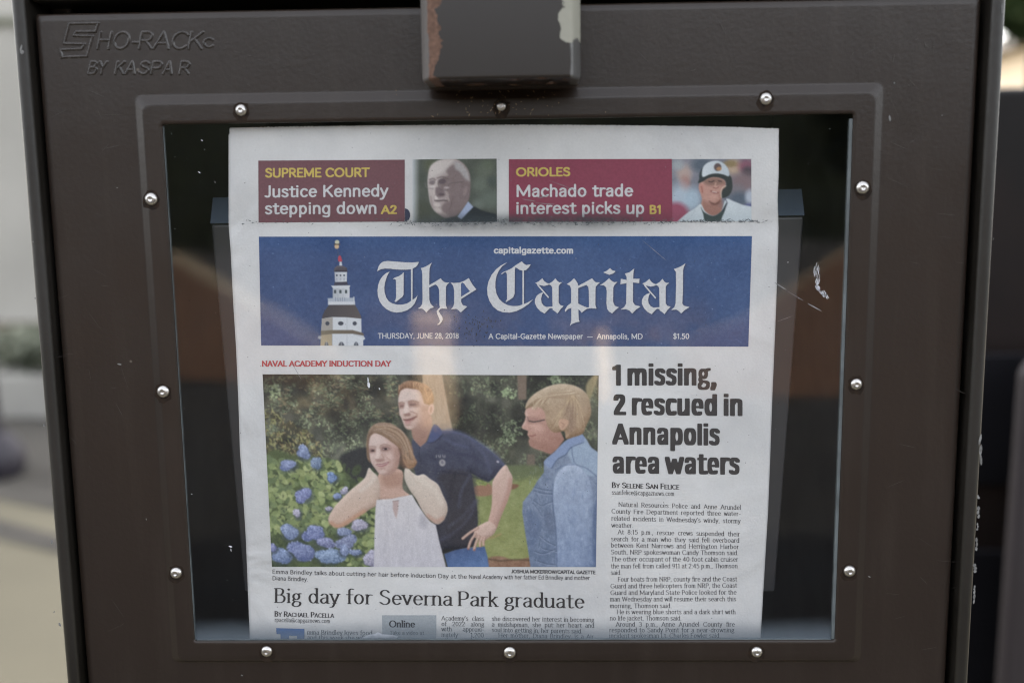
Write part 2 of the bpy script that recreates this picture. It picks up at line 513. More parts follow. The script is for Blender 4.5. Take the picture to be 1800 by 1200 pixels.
# ------------------------------------------------------------------ printed colour pictures: painted shape by shape on a fine grid of ink dots
def vnoise(h, w, scale, seed, octaves=4):
    r = np.random.default_rng(seed)
    out = np.zeros((h, w)); amp = 1.0; tot = 0
    for o in range(octaves):
        s = max(1.0, scale / 2 ** o)
        gh, gw = int(h / s) + 3, int(w / s) + 3
        g = r.random((gh, gw))
        yy, xx = np.arange(h) / s, np.arange(w) / s
        yi, xi = yy.astype(int), xx.astype(int)
        fy, fx = (yy - yi), (xx - xi)
        fy, fx = (fy * fy * (3 - 2 * fy))[:, None], (fx * fx * (3 - 2 * fx))[None, :]
        a = g[yi][:, xi]; b = g[yi][:, xi + 1]; c = g[yi + 1][:, xi]; d = g[yi + 1][:, xi + 1]
        out += amp * ((a * (1 - fx) + b * fx) * (1 - fy) + (c * (1 - fx) + d * fx) * fy)
        tot += amp; amp *= 0.55
    return out / tot


class Pic:
    def __init__(s, x0, y0, x1, y1, base, k=1.0):
        s.x0, s.y0, s.k = x0, y0, k
        s.w, s.h = int((x1 - x0) * k) + 1, int((y1 - y0) * k) + 1
        s.c = np.ones((s.h, s.w, 3)) * np.array(base, float)
        s.seed = 100

    def _px(s, P): return (np.asarray(P, float) - [s.x0, s.y0]) * s.k

    def _win(s, lo, hi):
        a = np.maximum(np.floor(lo).astype(int), 0); b = np.minimum(np.ceil(hi).astype(int) + 1, [s.w, s.h])
        return None if (a >= b).any() else (a[0], a[1], b[0], b[1])

    def _blend(s, win, A, col):
        x0, y0, x1, y1 = win
        reg = s.c[y0:y1, x0:x1]
        s.c[y0:y1, x0:x1] = reg + (np.asarray(col, float) - reg) * A[..., None]

    def sdf(s, P, win):
        x0, y0, x1, y1 = win
        X, Y = np.meshgrid(np.arange(x0, x1), np.arange(y0, y1))
        d2 = np.full(X.shape, 1e9); ins = np.zeros(X.shape, bool)
        for a, b in zip(P, np.roll(P, -1, 0)):
            e = b - a; L = max(e @ e, 1e-9)
            t = np.clip(((X - a[0]) * e[0] + (Y - a[1]) * e[1]) / L, 0, 1)
            d2 = np.minimum(d2, (X - a[0] - t * e[0]) ** 2 + (Y - a[1] - t * e[1]) ** 2)
            if a[1] != b[1]:
                c = ((a[1] > Y) != (b[1] > Y)) & (X < (b[0] - a[0]) * (Y - a[1]) / (b[1] - a[1]) + a[0])
                ins ^= c
        return np.where(ins, 1, -1) * np.sqrt(d2) / s.k

    def poly(s, pts, col, soft=0.7, smooth=True, col2=None, dirn=(0, 1), edge=None, edgew=6, nz=0, nscale=8, alpha=1.0, stretch=1, vol=None):
        P = np.asarray(pts, float)
        if smooth: P = catmull(P, True, 5)
        P = s._px(P)
        m = soft * s.k * 2 + 2
        win = s._win(P.min(0) - m, P.max(0) + m)
        if win is None: return
        D = s.sdf(P, win)
        A = np.clip(0.5 + D / (2 * max(soft, 0.35)), 0, 1) * alpha
        h, w_ = D.shape
        C = np.ones((h, w_, 3)) * np.array(col, float)
        if col2 is not None:
            X, Y = np.meshgrid(np.arange(win[0], win[2]), np.arange(win[1], win[3]))
            q = X * dirn[0] + Y * dirn[1]
            pq = P @ np.array(dirn, float)
            t = np.clip((q - pq.min()) / max(np.ptp(pq), 1e-6), 0, 1)[..., None]
            C = C * (1 - t) + np.array(col2, float) * t
        if edge is not None:
            t = np.clip(1 - D / edgew, 0, 1)[..., None] ** 1.6
            C = C * (1 - t) + np.array(edge, float) * t
        if vol is not None:                      # rounded forms: the printed picture's own light from above and ahead
            gy, gx = np.gradient(D)
            gl_ = np.maximum(np.hypot(gx, gy), 1e-6)
            t = np.clip(D / vol[0], 0, 1)
            C = C + (((gx / gl_) * 0.35 + (gy / gl_) * 0.9 - 0.25) * (1 - t) ** 1.3 * vol[1])[..., None] * np.array((1, .97, .95))
        if nz:
            s.seed += 1
            if stretch == 1: n = vnoise(h, w_, nscale * s.k, s.seed)
            else: n = np.repeat(vnoise(h // stretch + 2, w_, nscale * s.k, s.seed, 3), stretch, 0)[:h]
            C = C + ((n - 0.5) * 2 * nz)[..., None]
        s._blend(win, A, C)

    def ell(s, cx, cy, rx, ry, col, ang=0, soft=0.5, alpha=1.0):
        c = s._px((cx, cy)); R = max(rx, ry) * s.k * (1 + soft) + 2
        win = s._win(c - R, c + R)
        if win is None: return
        X, Y = np.meshgrid(np.arange(win[0], win[2]) - c[0], np.arange(win[1], win[3]) - c[1])
        a = math.radians(ang); ca, sa = math.cos(a), math.sin(a)
        q = np.sqrt(((X * ca + Y * sa) / (rx * s.k)) ** 2 + ((-X * sa + Y * ca) / (ry * s.k)) ** 2)
        A = np.clip((1 + soft / 2 - q) / max(soft, 0.05), 0, 1) * alpha
        s._blend(win, A, col)

    def stroke(s, pts, wd, col, soft=0.5, alpha=1.0, smooth=True, taper=False):
        P = np.asarray(pts, float)
        if smooth and len(P) > 2: P = catmull(P, False, 6)
        P = s._px(P); m = (wd + soft) * s.k + 2
        win = s._win(P.min(0) - m, P.max(0) + m)
        if win is None: return
        X, Y = np.meshgrid(np.arange(win[0], win[2]), np.arange(win[1], win[3]))
        D = np.full(X.shape, 1e9); n = len(P) - 1
        for i, (a, b) in enumerate(zip(P[:-1], P[1:])):
            e = b - a; L = max(e @ e, 1e-9)
            t = np.clip(((X - a[0]) * e[0] + (Y - a[1]) * e[1]) / L, 0, 1)
            r = wd / 2 * (1 - 0.85 * (i + t) / n if taper else 1)
            D = np.minimum(D, np.hypot(X - a[0] - t * e[0], Y - a[1] - t * e[1]) / s.k - r)
        s._blend(win, np.clip(0.5 - D / (2 * max(soft, 0.3)), 0, 1) * alpha, col)

    def leaves(s, n, region, cols, size=(2, 5), seed=1, ratio=0.5, ang=None, alpha=0.9, soft=0.5):
        r = np.random.default_rng(seed)
        x0, y0, x1, y1 = region[:4]
        test = region[4] if len(region) > 4 else None
        for i in range(n):
            x, y = r.uniform(x0, x1), r.uniform(y0, y1)
            if test and not test(x, y): continue
            z = r.uniform(*size); c = np.array(cols[r.integers(len(cols))], float) + r.normal(0, 5)
            s.ell(x, y, z, z * r.uniform(ratio * .7, ratio * 1.3), c, r.uniform(0, 180) if ang is None else r.normal(*ang), soft, alpha)

    def grain(s, amt, scale, seed):
        s.c += ((vnoise(s.h, s.w, scale, seed, 3) - 0.5) * 2 * amt)[..., None]

    def blur(s, r):
        k = np.exp(-0.5 * (np.arange(-4, 5) / (r * s.k)) ** 2); k /= k.sum()
        c = np.pad(s.c, ((4, 4), (4, 4), (0, 0)), 'edge')
        c = sum(k[i] * c[i:i + s.h] for i in range(9))
        s.c = sum(k[i] * c[:, i:i + s.w] for i in range(9))

    def sample(s, P):
        q = s._px(P)
        x = np.clip(q[:, 0], 0, s.w - 1.001); y = np.clip(q[:, 1], 0, s.h - 1.001)
        xi, yi = x.astype(int), y.astype(int); fx, fy = (x - xi)[:, None], (y - yi)[:, None]
        c = s.c
        return (c[yi, xi] * (1 - fx) + c[yi, xi + 1] * fx) * (1 - fy) + (c[yi + 1, xi] * (1 - fx) + c[yi + 1, xi + 1] * fx) * fy


VEIL = 0.006      # what the window's own reflection adds over the print, taken off the measured print colours


def print_albedo(c):
    return np.clip((lin(np.clip(c, 0, 255)) - VEIL) * PRINT_GAIN, 0.012, 0.8)


PRINT_GAIN = 1.0


def quad_grid(q, nx, ny):
    q = np.asarray(q, float)          # TL TR BR BL
    u, v = np.meshgrid(np.linspace(0, 1, nx), np.linspace(0, 1, ny))
    u, v = u.ravel()[:, None], v.ravel()[:, None]
    return (q[0] * (1 - u) + q[1] * u) * (1 - v) + (q[3] * (1 - u) + q[2] * u) * v


def grid_faces(nx, ny):
    i = np.arange(nx - 1)[None, :] + np.arange(ny - 1)[:, None] * nx
    i = i.ravel()
    return np.stack([i, i + nx, i + nx + 1, i + 1], 1)


def colour_attr(me, rgb):
    a = me.color_attributes.new('ink', 'FLOAT_COLOR', 'POINT')
    a.data.foreach_set('color', np.concatenate([rgb, np.ones((len(rgb), 1))], 1).astype(np.float32).ravel())


def fast_grid(name, P3, nx, ny, mat, parent, rgb=None):
    me = bpy.data.meshes.new(name)
    F = grid_faces(nx, ny)
    me.vertices.add(len(P3)); me.vertices.foreach_set('co', P3.astype(np.float32).ravel())
    me.loops.add(F.size); me.loops.foreach_set('vertex_index', F.astype(np.int32).ravel())
    me.polygons.add(len(F)); me.polygons.foreach_set('loop_start', np.arange(0, F.size, 4, dtype=np.int32))
    me.update(calc_edges=True); me.validate()
    if rgb is not None: colour_attr(me, rgb)
    me.materials.append(mat)
    o = bpy.data.objects.new(name, me); COL.objects.link(o)
    if parent is not None:
        o.parent = parent; o.location = tuple(-parent_world(parent))
    return o


def print_pic(name, pic, quad, mat, parent, dens=1.0, lift=1e-4, label=None):
    q = np.asarray(quad, float)
    nx = int(max(abs(q[1] - q[0])[0], abs(q[2] - q[3])[0]) * dens) + 1
    ny = int(max(abs(q[3] - q[0])[1], abs(q[2] - q[1])[1]) * dens) + 1
    P = quad_grid(q, nx, ny)
    o = fast_grid(name, unproj(P, page_y(P) - lift), nx, ny, mat, parent, print_albedo(pic.sample(P)))
    if label: o['label'] = label
    return o


# ---- the main picture
def paint_garden():
    p = Pic(458, 654, 1056, 1000, (64, 66, 58))
    p.grain(20, 70, 3); p.grain(12, 16, 4)
    X0, Y0 = np.meshgrid(np.arange(p.w), np.arange(p.h))
    p.c += (np.array([24, 12, 2]) * (np.exp(-(((X0 - 130) / 110.) ** 2 + ((Y0 - 40) / 42.) ** 2)))[..., None])
    dens = vnoise(400, 700, 26, 991, 3)
    def thick(lo):
        return lambda x, y: dens[int(np.clip(y - 654, 0, 399)), int(np.clip(x - 458, 0, 699))] > lo
    dk = [(44, 46, 42), (52, 54, 48), (58, 58, 52), (42, 44, 44)]
    gr = [(78, 88, 68), (92, 104, 80), (104, 116, 88), (86, 94, 78), (110, 112, 90)]
    lt = [(132, 144, 112), (146, 156, 124), (120, 132, 100)]
    p.leaves(520, (460, 656, 1054, 850), dk, (6, 17), 5, 0.6, alpha=0.5, soft=0.9)
    p.leaves(2600, (462, 660, 700, 830, thick(.47)), gr, (1.2, 3.6), 6, 0.45, alpha=0.6)
    p.leaves(300, (490, 662, 700, 735, thick(.44)), [(128, 114, 88), (138, 120, 94), (116, 102, 78)], (1.5, 4.5), 61, 0.35, ang=(10, 20), alpha=0.5)
    p.leaves(420, (500, 690, 660, 810, thick(.52)), lt, (1, 2.6), 7, 0.5, alpha=0.65)
    p.leaves(40, (474, 676, 492, 698), [(156, 164, 134), (132, 144, 106)], (1.5, 3.2), 71, 0.6)
    p.leaves(2200, (790, 660, 1050, 830, thick(.48)), gr, (1.3, 3.8), 8, 0.5, alpha=0.5)
    p.leaves(160, (790, 664, 1050, 815, thick(.56)), lt, (1, 2.6), 81, 0.5, alpha=0.6)
    for cx, cy, r in ((894, 692, 16), (903, 752, 22), (892, 770, 16), (975, 664, 12)):
        p.leaves(110, (cx - r, cy - r * .8, cx + r, cy + r * .8, lambda x, y: ((x - cx) / r) ** 2 + ((y - cy) / r / .8) ** 2 < RNG.uniform(.3, 1.1)), [(130, 146, 112), (112, 128, 96), (150, 162, 130), (96, 110, 84)], (1.3, 3.4), int(cx), 0.5, alpha=0.8)
    lum = vnoise(p.h, p.w, 48, 555, 3); lum = np.clip((lum - .36) / .3, 0, 1)
    p.c = p.c * (0.86 + 0.55 * lum)[..., None] + np.array((8, 7, 3)) * lum[..., None]
    p.leaves(260, (500, 668, 700, 800, thick(.5)), [(140, 150, 118), (126, 138, 106)], (2, 4.2), 72, .35, ang=(8, 25), alpha=.4)
    p.poly([(600, 800), (650, 786), (660, 812), (655, 846), (624, 856), (597, 838)], (48, 50, 52), 3)
    # far trunks
    p.poly([(909, 658), (926, 658), (925, 702), (911, 702)], (122, 106, 92), 1.5, False)
    p.poly([(927, 798), (940, 798), (941, 830), (924, 830)], (112, 100, 88), 1.5, False)
    p.poly([(1030, 678), (1043, 660), (1051, 660), (1051, 664), (1036, 704)], (150, 138, 104), 2)
    # lawn
    p.poly([(820, 828), (860, 818), (960, 820), (975, 850), (975, 1000), (820, 1000)], (98, 108, 76), 3, col2=(142, 148, 94))
    p.poly([(835, 862), (900, 846), (960, 850), (965, 984), (850, 990)], (130, 140, 88), 5, col2=(148, 152, 94), nz=14, nscale=14)
    p.leaves(650, (838, 836, 950, 985), [(142, 152, 98), (116, 126, 78), (158, 160, 108), (130, 134, 86)], (1.5, 4), 9, 0.3, ang=(0, 15), alpha=0.35)
    p.poly([(832, 856), (860, 850), (866, 868), (838, 871)], (150, 112, 90), 1.5)
    p.poly([(892, 850), (912, 852), (904, 859), (890, 860)], (128, 92, 72), 1.2)
    p.leaves(40, (835, 838, 860, 852), [(150, 160, 96), (124, 140, 74)], (1.5, 3), 91, .5)
    p.stroke([(850, 947), (866, 944), (880, 938)], 3, (170, 134, 96), 2, .6)
    p.poly([(858, 981), (880, 977), (905, 984), (932, 980), (936, 1000), (858, 1000)], (142, 108, 86), 1.5, nz=18, nscale=5)
    p.stroke([(860, 982), (880, 985), (905, 983), (930, 984)], 3, (92, 74, 56), 1.5, .8)
    # big pale trunk
    p.poly([(742, 656), (777, 656), (783, 690), (790, 730), (797, 760), (752, 764), (744, 700)], (166, 144, 122), 1.2, False, col2=(148, 134, 120), nz=10, nscale=5, stretch=4)
    for i in range(26):
        x = RNG.uniform(746, 784); y = RNG.uniform(660, 735)
        p.stroke([(x, y), (x + 3, y + RNG.uniform(8, 22))], 1.0, (128, 110, 92), .8, .5)
    # shrub at the upper left
    sh = [(150, 150, 98), (132, 132, 84), (166, 160, 112), (110, 108, 72), (146, 130, 92)]
    inb = lambda x, y: y > 716 + max(0, x - 470) * 0.62 - 4 * math.sin(x / 5.)
    p.leaves(90, (464, 716, 566, 830, inb), [(70, 66, 52), (84, 78, 58)], (5, 10), 12, .7, alpha=.8)
    p.leaves(520, (464, 716, 566, 820, inb), sh, (1.6, 4.2), 13, .35, ang=(60, 45))
    # hydrangea bed
    bed = lambda x, y: y > 800 + 0.0 * x + 14 * math.sin(x / 23.) * .4 + max(0, x - 560) * .28
    p.poly([(464, 806), (520, 800), (560, 806), (598, 820), (625, 848), (656, 872), (664, 1000), (464, 1000)], (84, 96, 62), 3)
    gl = [(150, 164, 108), (130, 146, 94), (166, 176, 120), (112, 128, 86), (140, 152, 98), (98, 114, 78)]
    p.leaves(330, (464, 805, 660, 1000, bed), [(60, 72, 50), (74, 86, 58), (96, 112, 70)], (5, 11), 14, .6, alpha=.85)
    p.leaves(360, (464, 806, 600, 935, bed), gl, (4, 9.5), 15, .58, ang=(20, 50), soft=.22)
    p.leaves(120, (600, 850, 662, 1000, bed), gl, (4, 8), 16, .58, soft=.25)
    p.leaves(200, (464, 810, 660, 990, bed), [(58, 64, 52), (70, 76, 58)], (1.5, 4), 17, .4, alpha=.6)
    fl = [(535, 797, 11, 10), (507, 816, 15, 10), (556, 813, 9, 11), (585, 839, 9, 8), (535, 868, 14, 13), (593, 871, 6, 6), (523, 902, 6, 9), (606, 862, 7, 5), (578, 893, 7, 4),
          (512, 936, 17, 13), (552, 935, 17, 14), (572, 953, 18, 9), (603, 934, 12, 9), (607, 954, 14, 13), (632, 922, 15, 10), (494, 976, 18, 13), (480, 962, 8, 7), (531, 968, 23, 15), (579, 977, 21, 13), (604, 968, 9, 8), (652, 981, 13, 11), (628, 970, 9, 6)]
    for n, (x, y, rx, ry) in enumerate(fl):
        pale = n in (6, 7, 8, 14, 20)
        b = np.array((158, 156, 180)) if pale else np.array((120, 134, 172)) + RNG.normal(0, 5, 3)
        p.ell(x + 1, y + 2.5, rx + 1.5, ry + 1.5, (66, 76, 84), 0, .5, .7)
        lob = [(RNG.normal(0, .38), RNG.normal(0, .34), RNG.uniform(.45, .7)) for _ in range(6)] + [(0, 0, .75)]
        for lx, ly, lr in lob: p.ell(x + lx * rx, y + ly * ry, rx * lr, ry * lr, b - 16 - ly * 14, 0, .3)
        for k in range(int(rx * ry * 1.5)):
            lx, ly, lr = lob[RNG.integers(len(lob))]
            a = RNG.uniform(0, 2 * math.pi); q = math.sqrt(RNG.uniform(0, 1)) * 1.05
            dx, dy = lx + math.cos(a) * q * lr, ly + math.sin(a) * q * lr
            sh_ = -dy * 24 - dx * 10 + RNG.normal(0, 20)
            p.ell(x + dx * rx, y + dy * ry, RNG.uniform(.8, 1.8), RNG.uniform(.7, 1.4), b + sh_ + np.array([12, 11, 6]), RNG.uniform(0, 180), .4, .85)
    # man in the navy polo
    skin, skd, skl = (204, 176, 160), (158, 118, 102), (222, 200, 186)
    p.poly([(726, 748), (752, 728), (760, 742), (750, 774), (739, 786), (726, 770)], (182, 146, 130), .8, col2=(150, 114, 100), dirn=(0, 1))
    polo = [(725, 770), (731, 777), (739, 785), (750, 776), (758, 760), (763, 745), (777, 757), (798, 757), (820, 764), (838, 775), (857, 788), (874, 802), (888, 817), (880, 829), (870, 838), (860, 846), (846, 841), (829, 832), (833, 860), (838, 885), (840, 915), (838, 940), (832, 960), (800, 966), (775, 972), (758, 900), (735, 850), (722, 800)]
    p.poly(polo, (68, 73, 96), .8, False, col2=(52, 51, 58), dirn=(-.25, 1), vol=(16, 26), nz=9, nscale=12)
    p.poly([(763, 746), (777, 757), (774, 766), (762, 776), (751, 780), (752, 774)], (74, 84, 122), .8)
    p.stroke([(777, 758), (800, 757), (830, 770), (868, 796), (886, 816)], 5, (88, 96, 132), 3, .6)
    p.stroke([(752, 778), (764, 776), (776, 766)], 1.6, (42, 46, 66), 1, .8)
    p.stroke([(738, 786), (737, 800), (741, 815)], 1.5, (44, 48, 66), 1, .8)
    p.poly([(770, 838), (800, 826), (829, 834), (836, 870), (839, 915), (830, 955), (800, 960), (785, 920), (790, 880)], (52, 50, 56), 6, alpha=.75, nz=8, nscale=10)
    p.stroke([(838, 880), (825, 910), (800, 935), (775, 948)], 5, (72, 72, 92), 4, .6)
    p.stroke([(778, 828), (810, 832), (835, 838), (858, 846)], 2.5, (40, 42, 60), 1.5, .8)
    p.stroke([(774, 960), (800, 962), (834, 955)], 2, (32, 34, 44), 1.5, .8)
    for k, (dx, dy) in enumerate(((-9, 0), (-5.5, 0), (-2, 0), (2, 0), (6, 0))):     # worn lettering and crest on the shirt
        p.stroke([(776 + dx, 799.5), (776 + dx + (1.5 if k % 2 else 0), 803.5)], 1.1, (186, 182, 180), .5, .9)
    p.ell(777.5, 813, 5.5, 6, (172, 168, 166), 0, .4, .85); p.ell(777.5, 812, 2.4, 3, (104, 104, 120), 0, .5, .8)
    p.ell(875, 811, 2.6, 2.0, (190, 186, 196), 20, .6, .85)
    for q, w_, c_, al in (([(826, 836), (812, 860), (806, 890)], 5, (84, 86, 108), .5), ([(800, 830), (792, 856), (790, 884)], 4, (40, 40, 50), .6), ([(836, 880), (815, 905), (790, 925)], 4, (80, 80, 100), .5), ([(838, 900), (818, 925), (796, 944)], 4, (38, 38, 46), .6), ([(758, 800), (768, 815), (766, 832)], 4, (50, 54, 76), .6), ([(770, 786), (800, 796), (830, 802), (856, 820)], 5, (52, 56, 80), .6), ([(830, 776), (852, 800), (862, 830)], 4, (92, 98, 126), .5), ([(780, 770), (800, 780), (822, 786)], 4, (88, 96, 128), .5)):
        p.stroke(q, w_, c_, 3, al)
    # jeans
    p.poly([(781, 973), (800, 966), (822, 962), (852, 960), (857, 978), (860, 1000), (788, 1000)], (72, 92, 134), .8, False, col2=(92, 124, 172), dirn=(.3, 1), nz=10, nscale=9)
    # his arm and hand
    p.poly([(887, 817), (896, 828), (901, 839), (899, 858), (893, 878), (884, 900), (877, 918), (872, 930), (862, 934), (855, 926), (859, 912), (864, 890), (865, 864), (867, 843)], (206, 178, 164), .7, col2=(190, 152, 138), vol=(5 * 2.4, 30))
    p.stroke([(897, 842), (893, 868), (882, 895)], 5, (184, 138, 122), 3, .6)
    p.poly([(860, 916), (872, 926), (868, 938), (858, 945), (850, 951), (843, 948), (832, 941), (838, 927), (848, 920)], (202, 172, 158), .7, vol=(4 * 2.4, 30))
    for a in ([(840, 927), (826, 936), (813.5, 946)], [(836, 938), (828, 950), (823.5, 963)], [(842, 942), (836.5, 955), (833.5, 965.5)], [(847, 945), (844, 953), (844, 959)], [(852, 944), (850, 950), (850, 957)]):
        p.stroke(a, 5.2, (150, 112, 100), .7, .7); p.stroke([(x - .5, y - .4) for x, y in a], 3.6, (200, 168, 152), .8)
    for q in ((823, 964), (834, 966)): p.ell(q[0], q[1], 1.5, 1.8, (150, 100, 94), 0, .5)
    # his head
    face = [(701, 694), (702, 687), (712, 681), (730, 682), (741, 688), (745, 702), (754, 712), (756, 726), (753, 734), (748, 742), (740, 748), (730, 754), (719, 755), (712, 751), (708.5, 743), (706, 736), (702.5, 728), (701.5, 717), (700, 707)]
    p.poly(face, (212, 188, 176), 1.0, col2=(190, 156, 142), dirn=(1, .2), vol=(9, 22), nz=5, nscale=7)
    p.poly([(703, 692), (714, 685), (728, 686), (737, 693), (738, 703), (726, 703), (712, 704), (703, 705)], (220, 200, 190), 3, alpha=.7)
    p.poly([(740, 712), (755, 716), (755, 730), (748, 743), (734, 753), (724, 755), (736, 742), (741, 728)], (168, 130, 116), 4, alpha=.65)
    p.poly([(701, 709), (705, 708), (712, 710), (712, 716), (706, 718), (702, 717)], (150, 112, 102), 2.2, alpha=.8)
    p.poly([(717, 707), (726, 705.5), (735, 708), (736, 713), (728, 715), (719, 714)], (150, 112, 102), 2.2, alpha=.8)
    p.stroke([(701, 708), (706, 706.5), (711, 708)], 1.8, (138, 104, 90), 1.2, .7); p.stroke([(718, 705.5), (726, 704), (736, 707)], 2, (138, 104, 90), 1.2, .75)
    p.stroke([(704, 713.8), (709, 713.2)], 1.2, (88, 64, 62), .8, .8); p.stroke([(721, 711), (730, 710.5)], 1.3, (88, 64, 62), .8, .8)
    p.poly([(713, 707), (717, 710), (718, 722), (714, 727), (709, 726), (710, 716)], (226, 206, 196), 1.8, alpha=.8)
    p.poly([(709.5, 727), (713, 726.5), (719, 725.5), (722, 728), (719, 731), (712, 731)], (140, 102, 92), 1.6, alpha=.8)
    p.ell(727, 721, 6, 5, (216, 190, 178), 20, 1, .7); p.ell(705, 724, 3, 6, (214, 188, 178), 5, 1, .6)
    p.stroke([(722, 723), (728, 725), (733.5, 728.5), (732.5, 733)], 1.5, (148, 108, 96), 1.3, .75)
    p.poly([(709, 736.5), (714, 736.2), (719, 735.5), (726, 733), (732.5, 730.5), (729, 736), (722, 739.5), (713, 740)], (148, 98, 92), 1.1, alpha=.95)
    p.stroke([(709.5, 737.3), (715, 737.4), (722, 736), (731.5, 731.5)], 1.3, (98, 64, 62), .8, .85)
    p.poly([(712, 740), (720, 740), (723, 741.5), (718, 744), (713, 743.5)], (190, 140, 134), 1.2, alpha=.9); p.ell(718, 746.5, 5, 1.6, (160, 120, 110), 0, 1, .6); p.ell(720, 750.5, 6, 2.8, (212, 186, 174), 0, 1, .6)
    hair = [(700.5, 696), (700, 684), (706, 674), (719, 668.5), (736, 671), (751, 677), (759.5, 688), (762.5, 700), (760.5, 711), (754, 711), (746, 708), (743.5, 700), (740, 690), (734, 684.5), (723, 683), (713, 682), (705, 686), (702, 692)]
    p.poly(hair, (138, 102, 82), 1.3, col2=(186, 144, 106), dirn=(1, .1), vol=(9, 26), nz=18, nscale=3)  # right side lighter: the window's warm reflection painted into the hair
    for i in range(70):
        x = RNG.uniform(701, 758); y = 670 + abs(x - 722) ** 1.5 * .07
        p.stroke([(x, y + RNG.uniform(5, 11)), (x + RNG.uniform(-2, 1), y + 4), (x + RNG.uniform(-2, 4), y)], .9, (210, 168, 128) if i % 2 else (104, 74, 58), .7, .45)
    for i in range(24):
        x, y = RNG.uniform(746, 761), RNG.uniform(686, 708); p.stroke([(x, y), (x + RNG.uniform(-1, 1), y + 5)], .9, (214, 172, 130) if i % 2 else (140, 100, 72), .7, .5)
    p.ell(758, 719, 4.8, 10, (208, 174, 158), 10, .35); p.ell(757.4, 720, 2.2, 6, (164, 122, 106), 10, .7, .75); p.stroke([(754, 728), (756, 731)], 1.5, (150, 110, 96), 1, .6)
    # seated woman in white
    p.poly([(668, 828), (706, 826), (708, 858), (722, 872), (700, 880), (674, 880), (664, 868)], (190, 154, 136), .8, col2=(196, 162, 146), vol=(4 * 2.4, 30))
    p.poly([(672, 838), (700, 832), (704, 850), (690, 856), (676, 852)], (162, 122, 104), 4, alpha=.6)
    p.poly([(648, 822), (655, 828), (664, 838), (668, 856), (667, 874), (661, 888), (655, 892), (642, 900), (624, 912), (610, 922), (594, 927), (581, 921), (577, 911), (586, 893), (600, 877), (616, 861), (632, 848), (642, 838)], (206, 190, 176), .8, col2=(198, 168, 150), dirn=(.3, 1), vol=(5 * 2.4, 30))
    p.stroke([(582, 919), (596, 924), (618, 912), (640, 898)], 6, (198, 146, 116), 3, .7)
    p.stroke([(660, 836), (650, 850), (634, 862)], 5, (218, 206, 194), 3, .7)
    p.poly([(662, 878), (674, 877), (690, 876), (702, 873), (724, 869), (734, 886), (746, 904), (756, 916), (766, 922), (772, 950), (779, 976), (785, 1000), (657, 1000), (658, 950), (659, 913), (660, 893)], (204, 200, 202), .8, False, col2=(192, 190, 198), nz=8, nscale=9, stretch=5)
    for i in range(230):
        x = RNG.uniform(662, 780); y = RNG.uniform(884, 990)
        if x > 724 + (y - 880) * .52: continue
        p.stroke([(x, y), (x + RNG.normal(0, .6), y + RNG.uniform(4, 14))], .8, (176, 172, 182) if i % 3 else (222, 220, 222), .6, .45)
    p.poly([(690.5, 880), (701, 879), (700, 894), (697, 911), (694, 906), (690.5, 894)], (184, 162, 158), 1.2, False)
    p.stroke([(690, 880), (701, 879)], 1.6, (130, 116, 116), .7, .8)
    p.stroke([(674, 878), (690, 879), (704, 876), (724, 871)], 1.4, (220, 214, 212), .6, .8)
    p.poly([(740, 904), (752, 914), (748, 928), (738, 922)], (160, 156, 166), 4, alpha=.6)
    p.poly([(712, 822), (719, 824), (725, 830), (734, 835), (745, 833), (756, 841), (770, 851), (778, 868), (786, 886), (786, 901), (778, 916), (768, 921), (755, 912), (743, 898), (731, 876), (719, 859), (711, 840)], (208, 196, 182), .8, col2=(198, 178, 164), dirn=(.2, 1), vol=(5 * 2.4, 30))
    p.stroke([(752, 906), (765, 915), (778, 911)], 6, (190, 144, 126), 3, .6); p.stroke([(742, 845), (765, 862), (776, 884)], 8, (218, 206, 192), 4, .6)
    p.stroke([(724, 832), (730, 845), (740, 850)], 1, (188, 164, 146), .8, .6)
    p.poly([(647, 783), (648, 768), (658, 760), (675, 766), (688, 775), (698, 783), (703, 792), (703, 803), (700, 819), (692, 830), (680, 835.5), (668, 833), (660, 824), (652, 812), (649, 798)], (208, 184, 174), 1.0, col2=(188, 154, 142), dirn=(1, .25), vol=(9, 22), nz=5, nscale=7)
    p.poly([(690, 786), (702, 788), (704, 806), (698, 824), (686, 834), (676, 835), (690, 820), (694, 804)], (168, 130, 116), 4, alpha=.65)
    p.poly([(652, 772), (662, 765), (674, 770), (680, 778), (668, 781), (654, 782)], (216, 196, 188), 3, alpha=.6)
    p.poly([(648, 788), (654, 786.5), (660, 788), (660, 794), (654, 796), (649, 795)], (146, 112, 104), 2.2, alpha=.8)
    p.poly([(669, 785), (677, 783), (686, 785), (687, 790), (678, 793), (670, 792)], (146, 112, 104), 2.2, alpha=.8)
    p.ell(655, 791.6, 3.6, 1.9, (84, 62, 60), -4, .7, .9); p.ell(677, 788.6, 4.6, 2.2, (84, 62, 60), 0, .7, .9); p.ell(678, 788.6, 1.6, 1.6, (40, 32, 36), 0, .5, .9); p.ell(655.5, 791.6, 1.4, 1.4, (42, 34, 38), 0, .5, .9)
    p.ell(674, 789, 1.1, .9, (206, 196, 192), 0, .6, .8); p.ell(681.5, 788.6, 1, .8, (200, 188, 184), 0, .6, .7)
    p.stroke([(648, 785.5), (654, 783.8), (660, 785)], 1.5, (136, 106, 92), 1.2, .65); p.stroke([(669, 782.5), (677, 780.3), (686.5, 783)], 1.6, (136, 106, 92), 1.2, .65)
    p.poly([(662, 788), (667, 790), (667, 800), (664, 806), (660, 805), (661, 797)], (222, 202, 192), 1.8, alpha=.8)
    p.poly([(660, 807), (664, 806.5), (671, 806), (675.5, 808), (671, 811), (663, 811)], (150, 112, 104), 1.5, alpha=.75); p.stroke([(671, 798), (674, 803), (674.5, 807)], 1.6, (168, 130, 118), 1.3, .7)
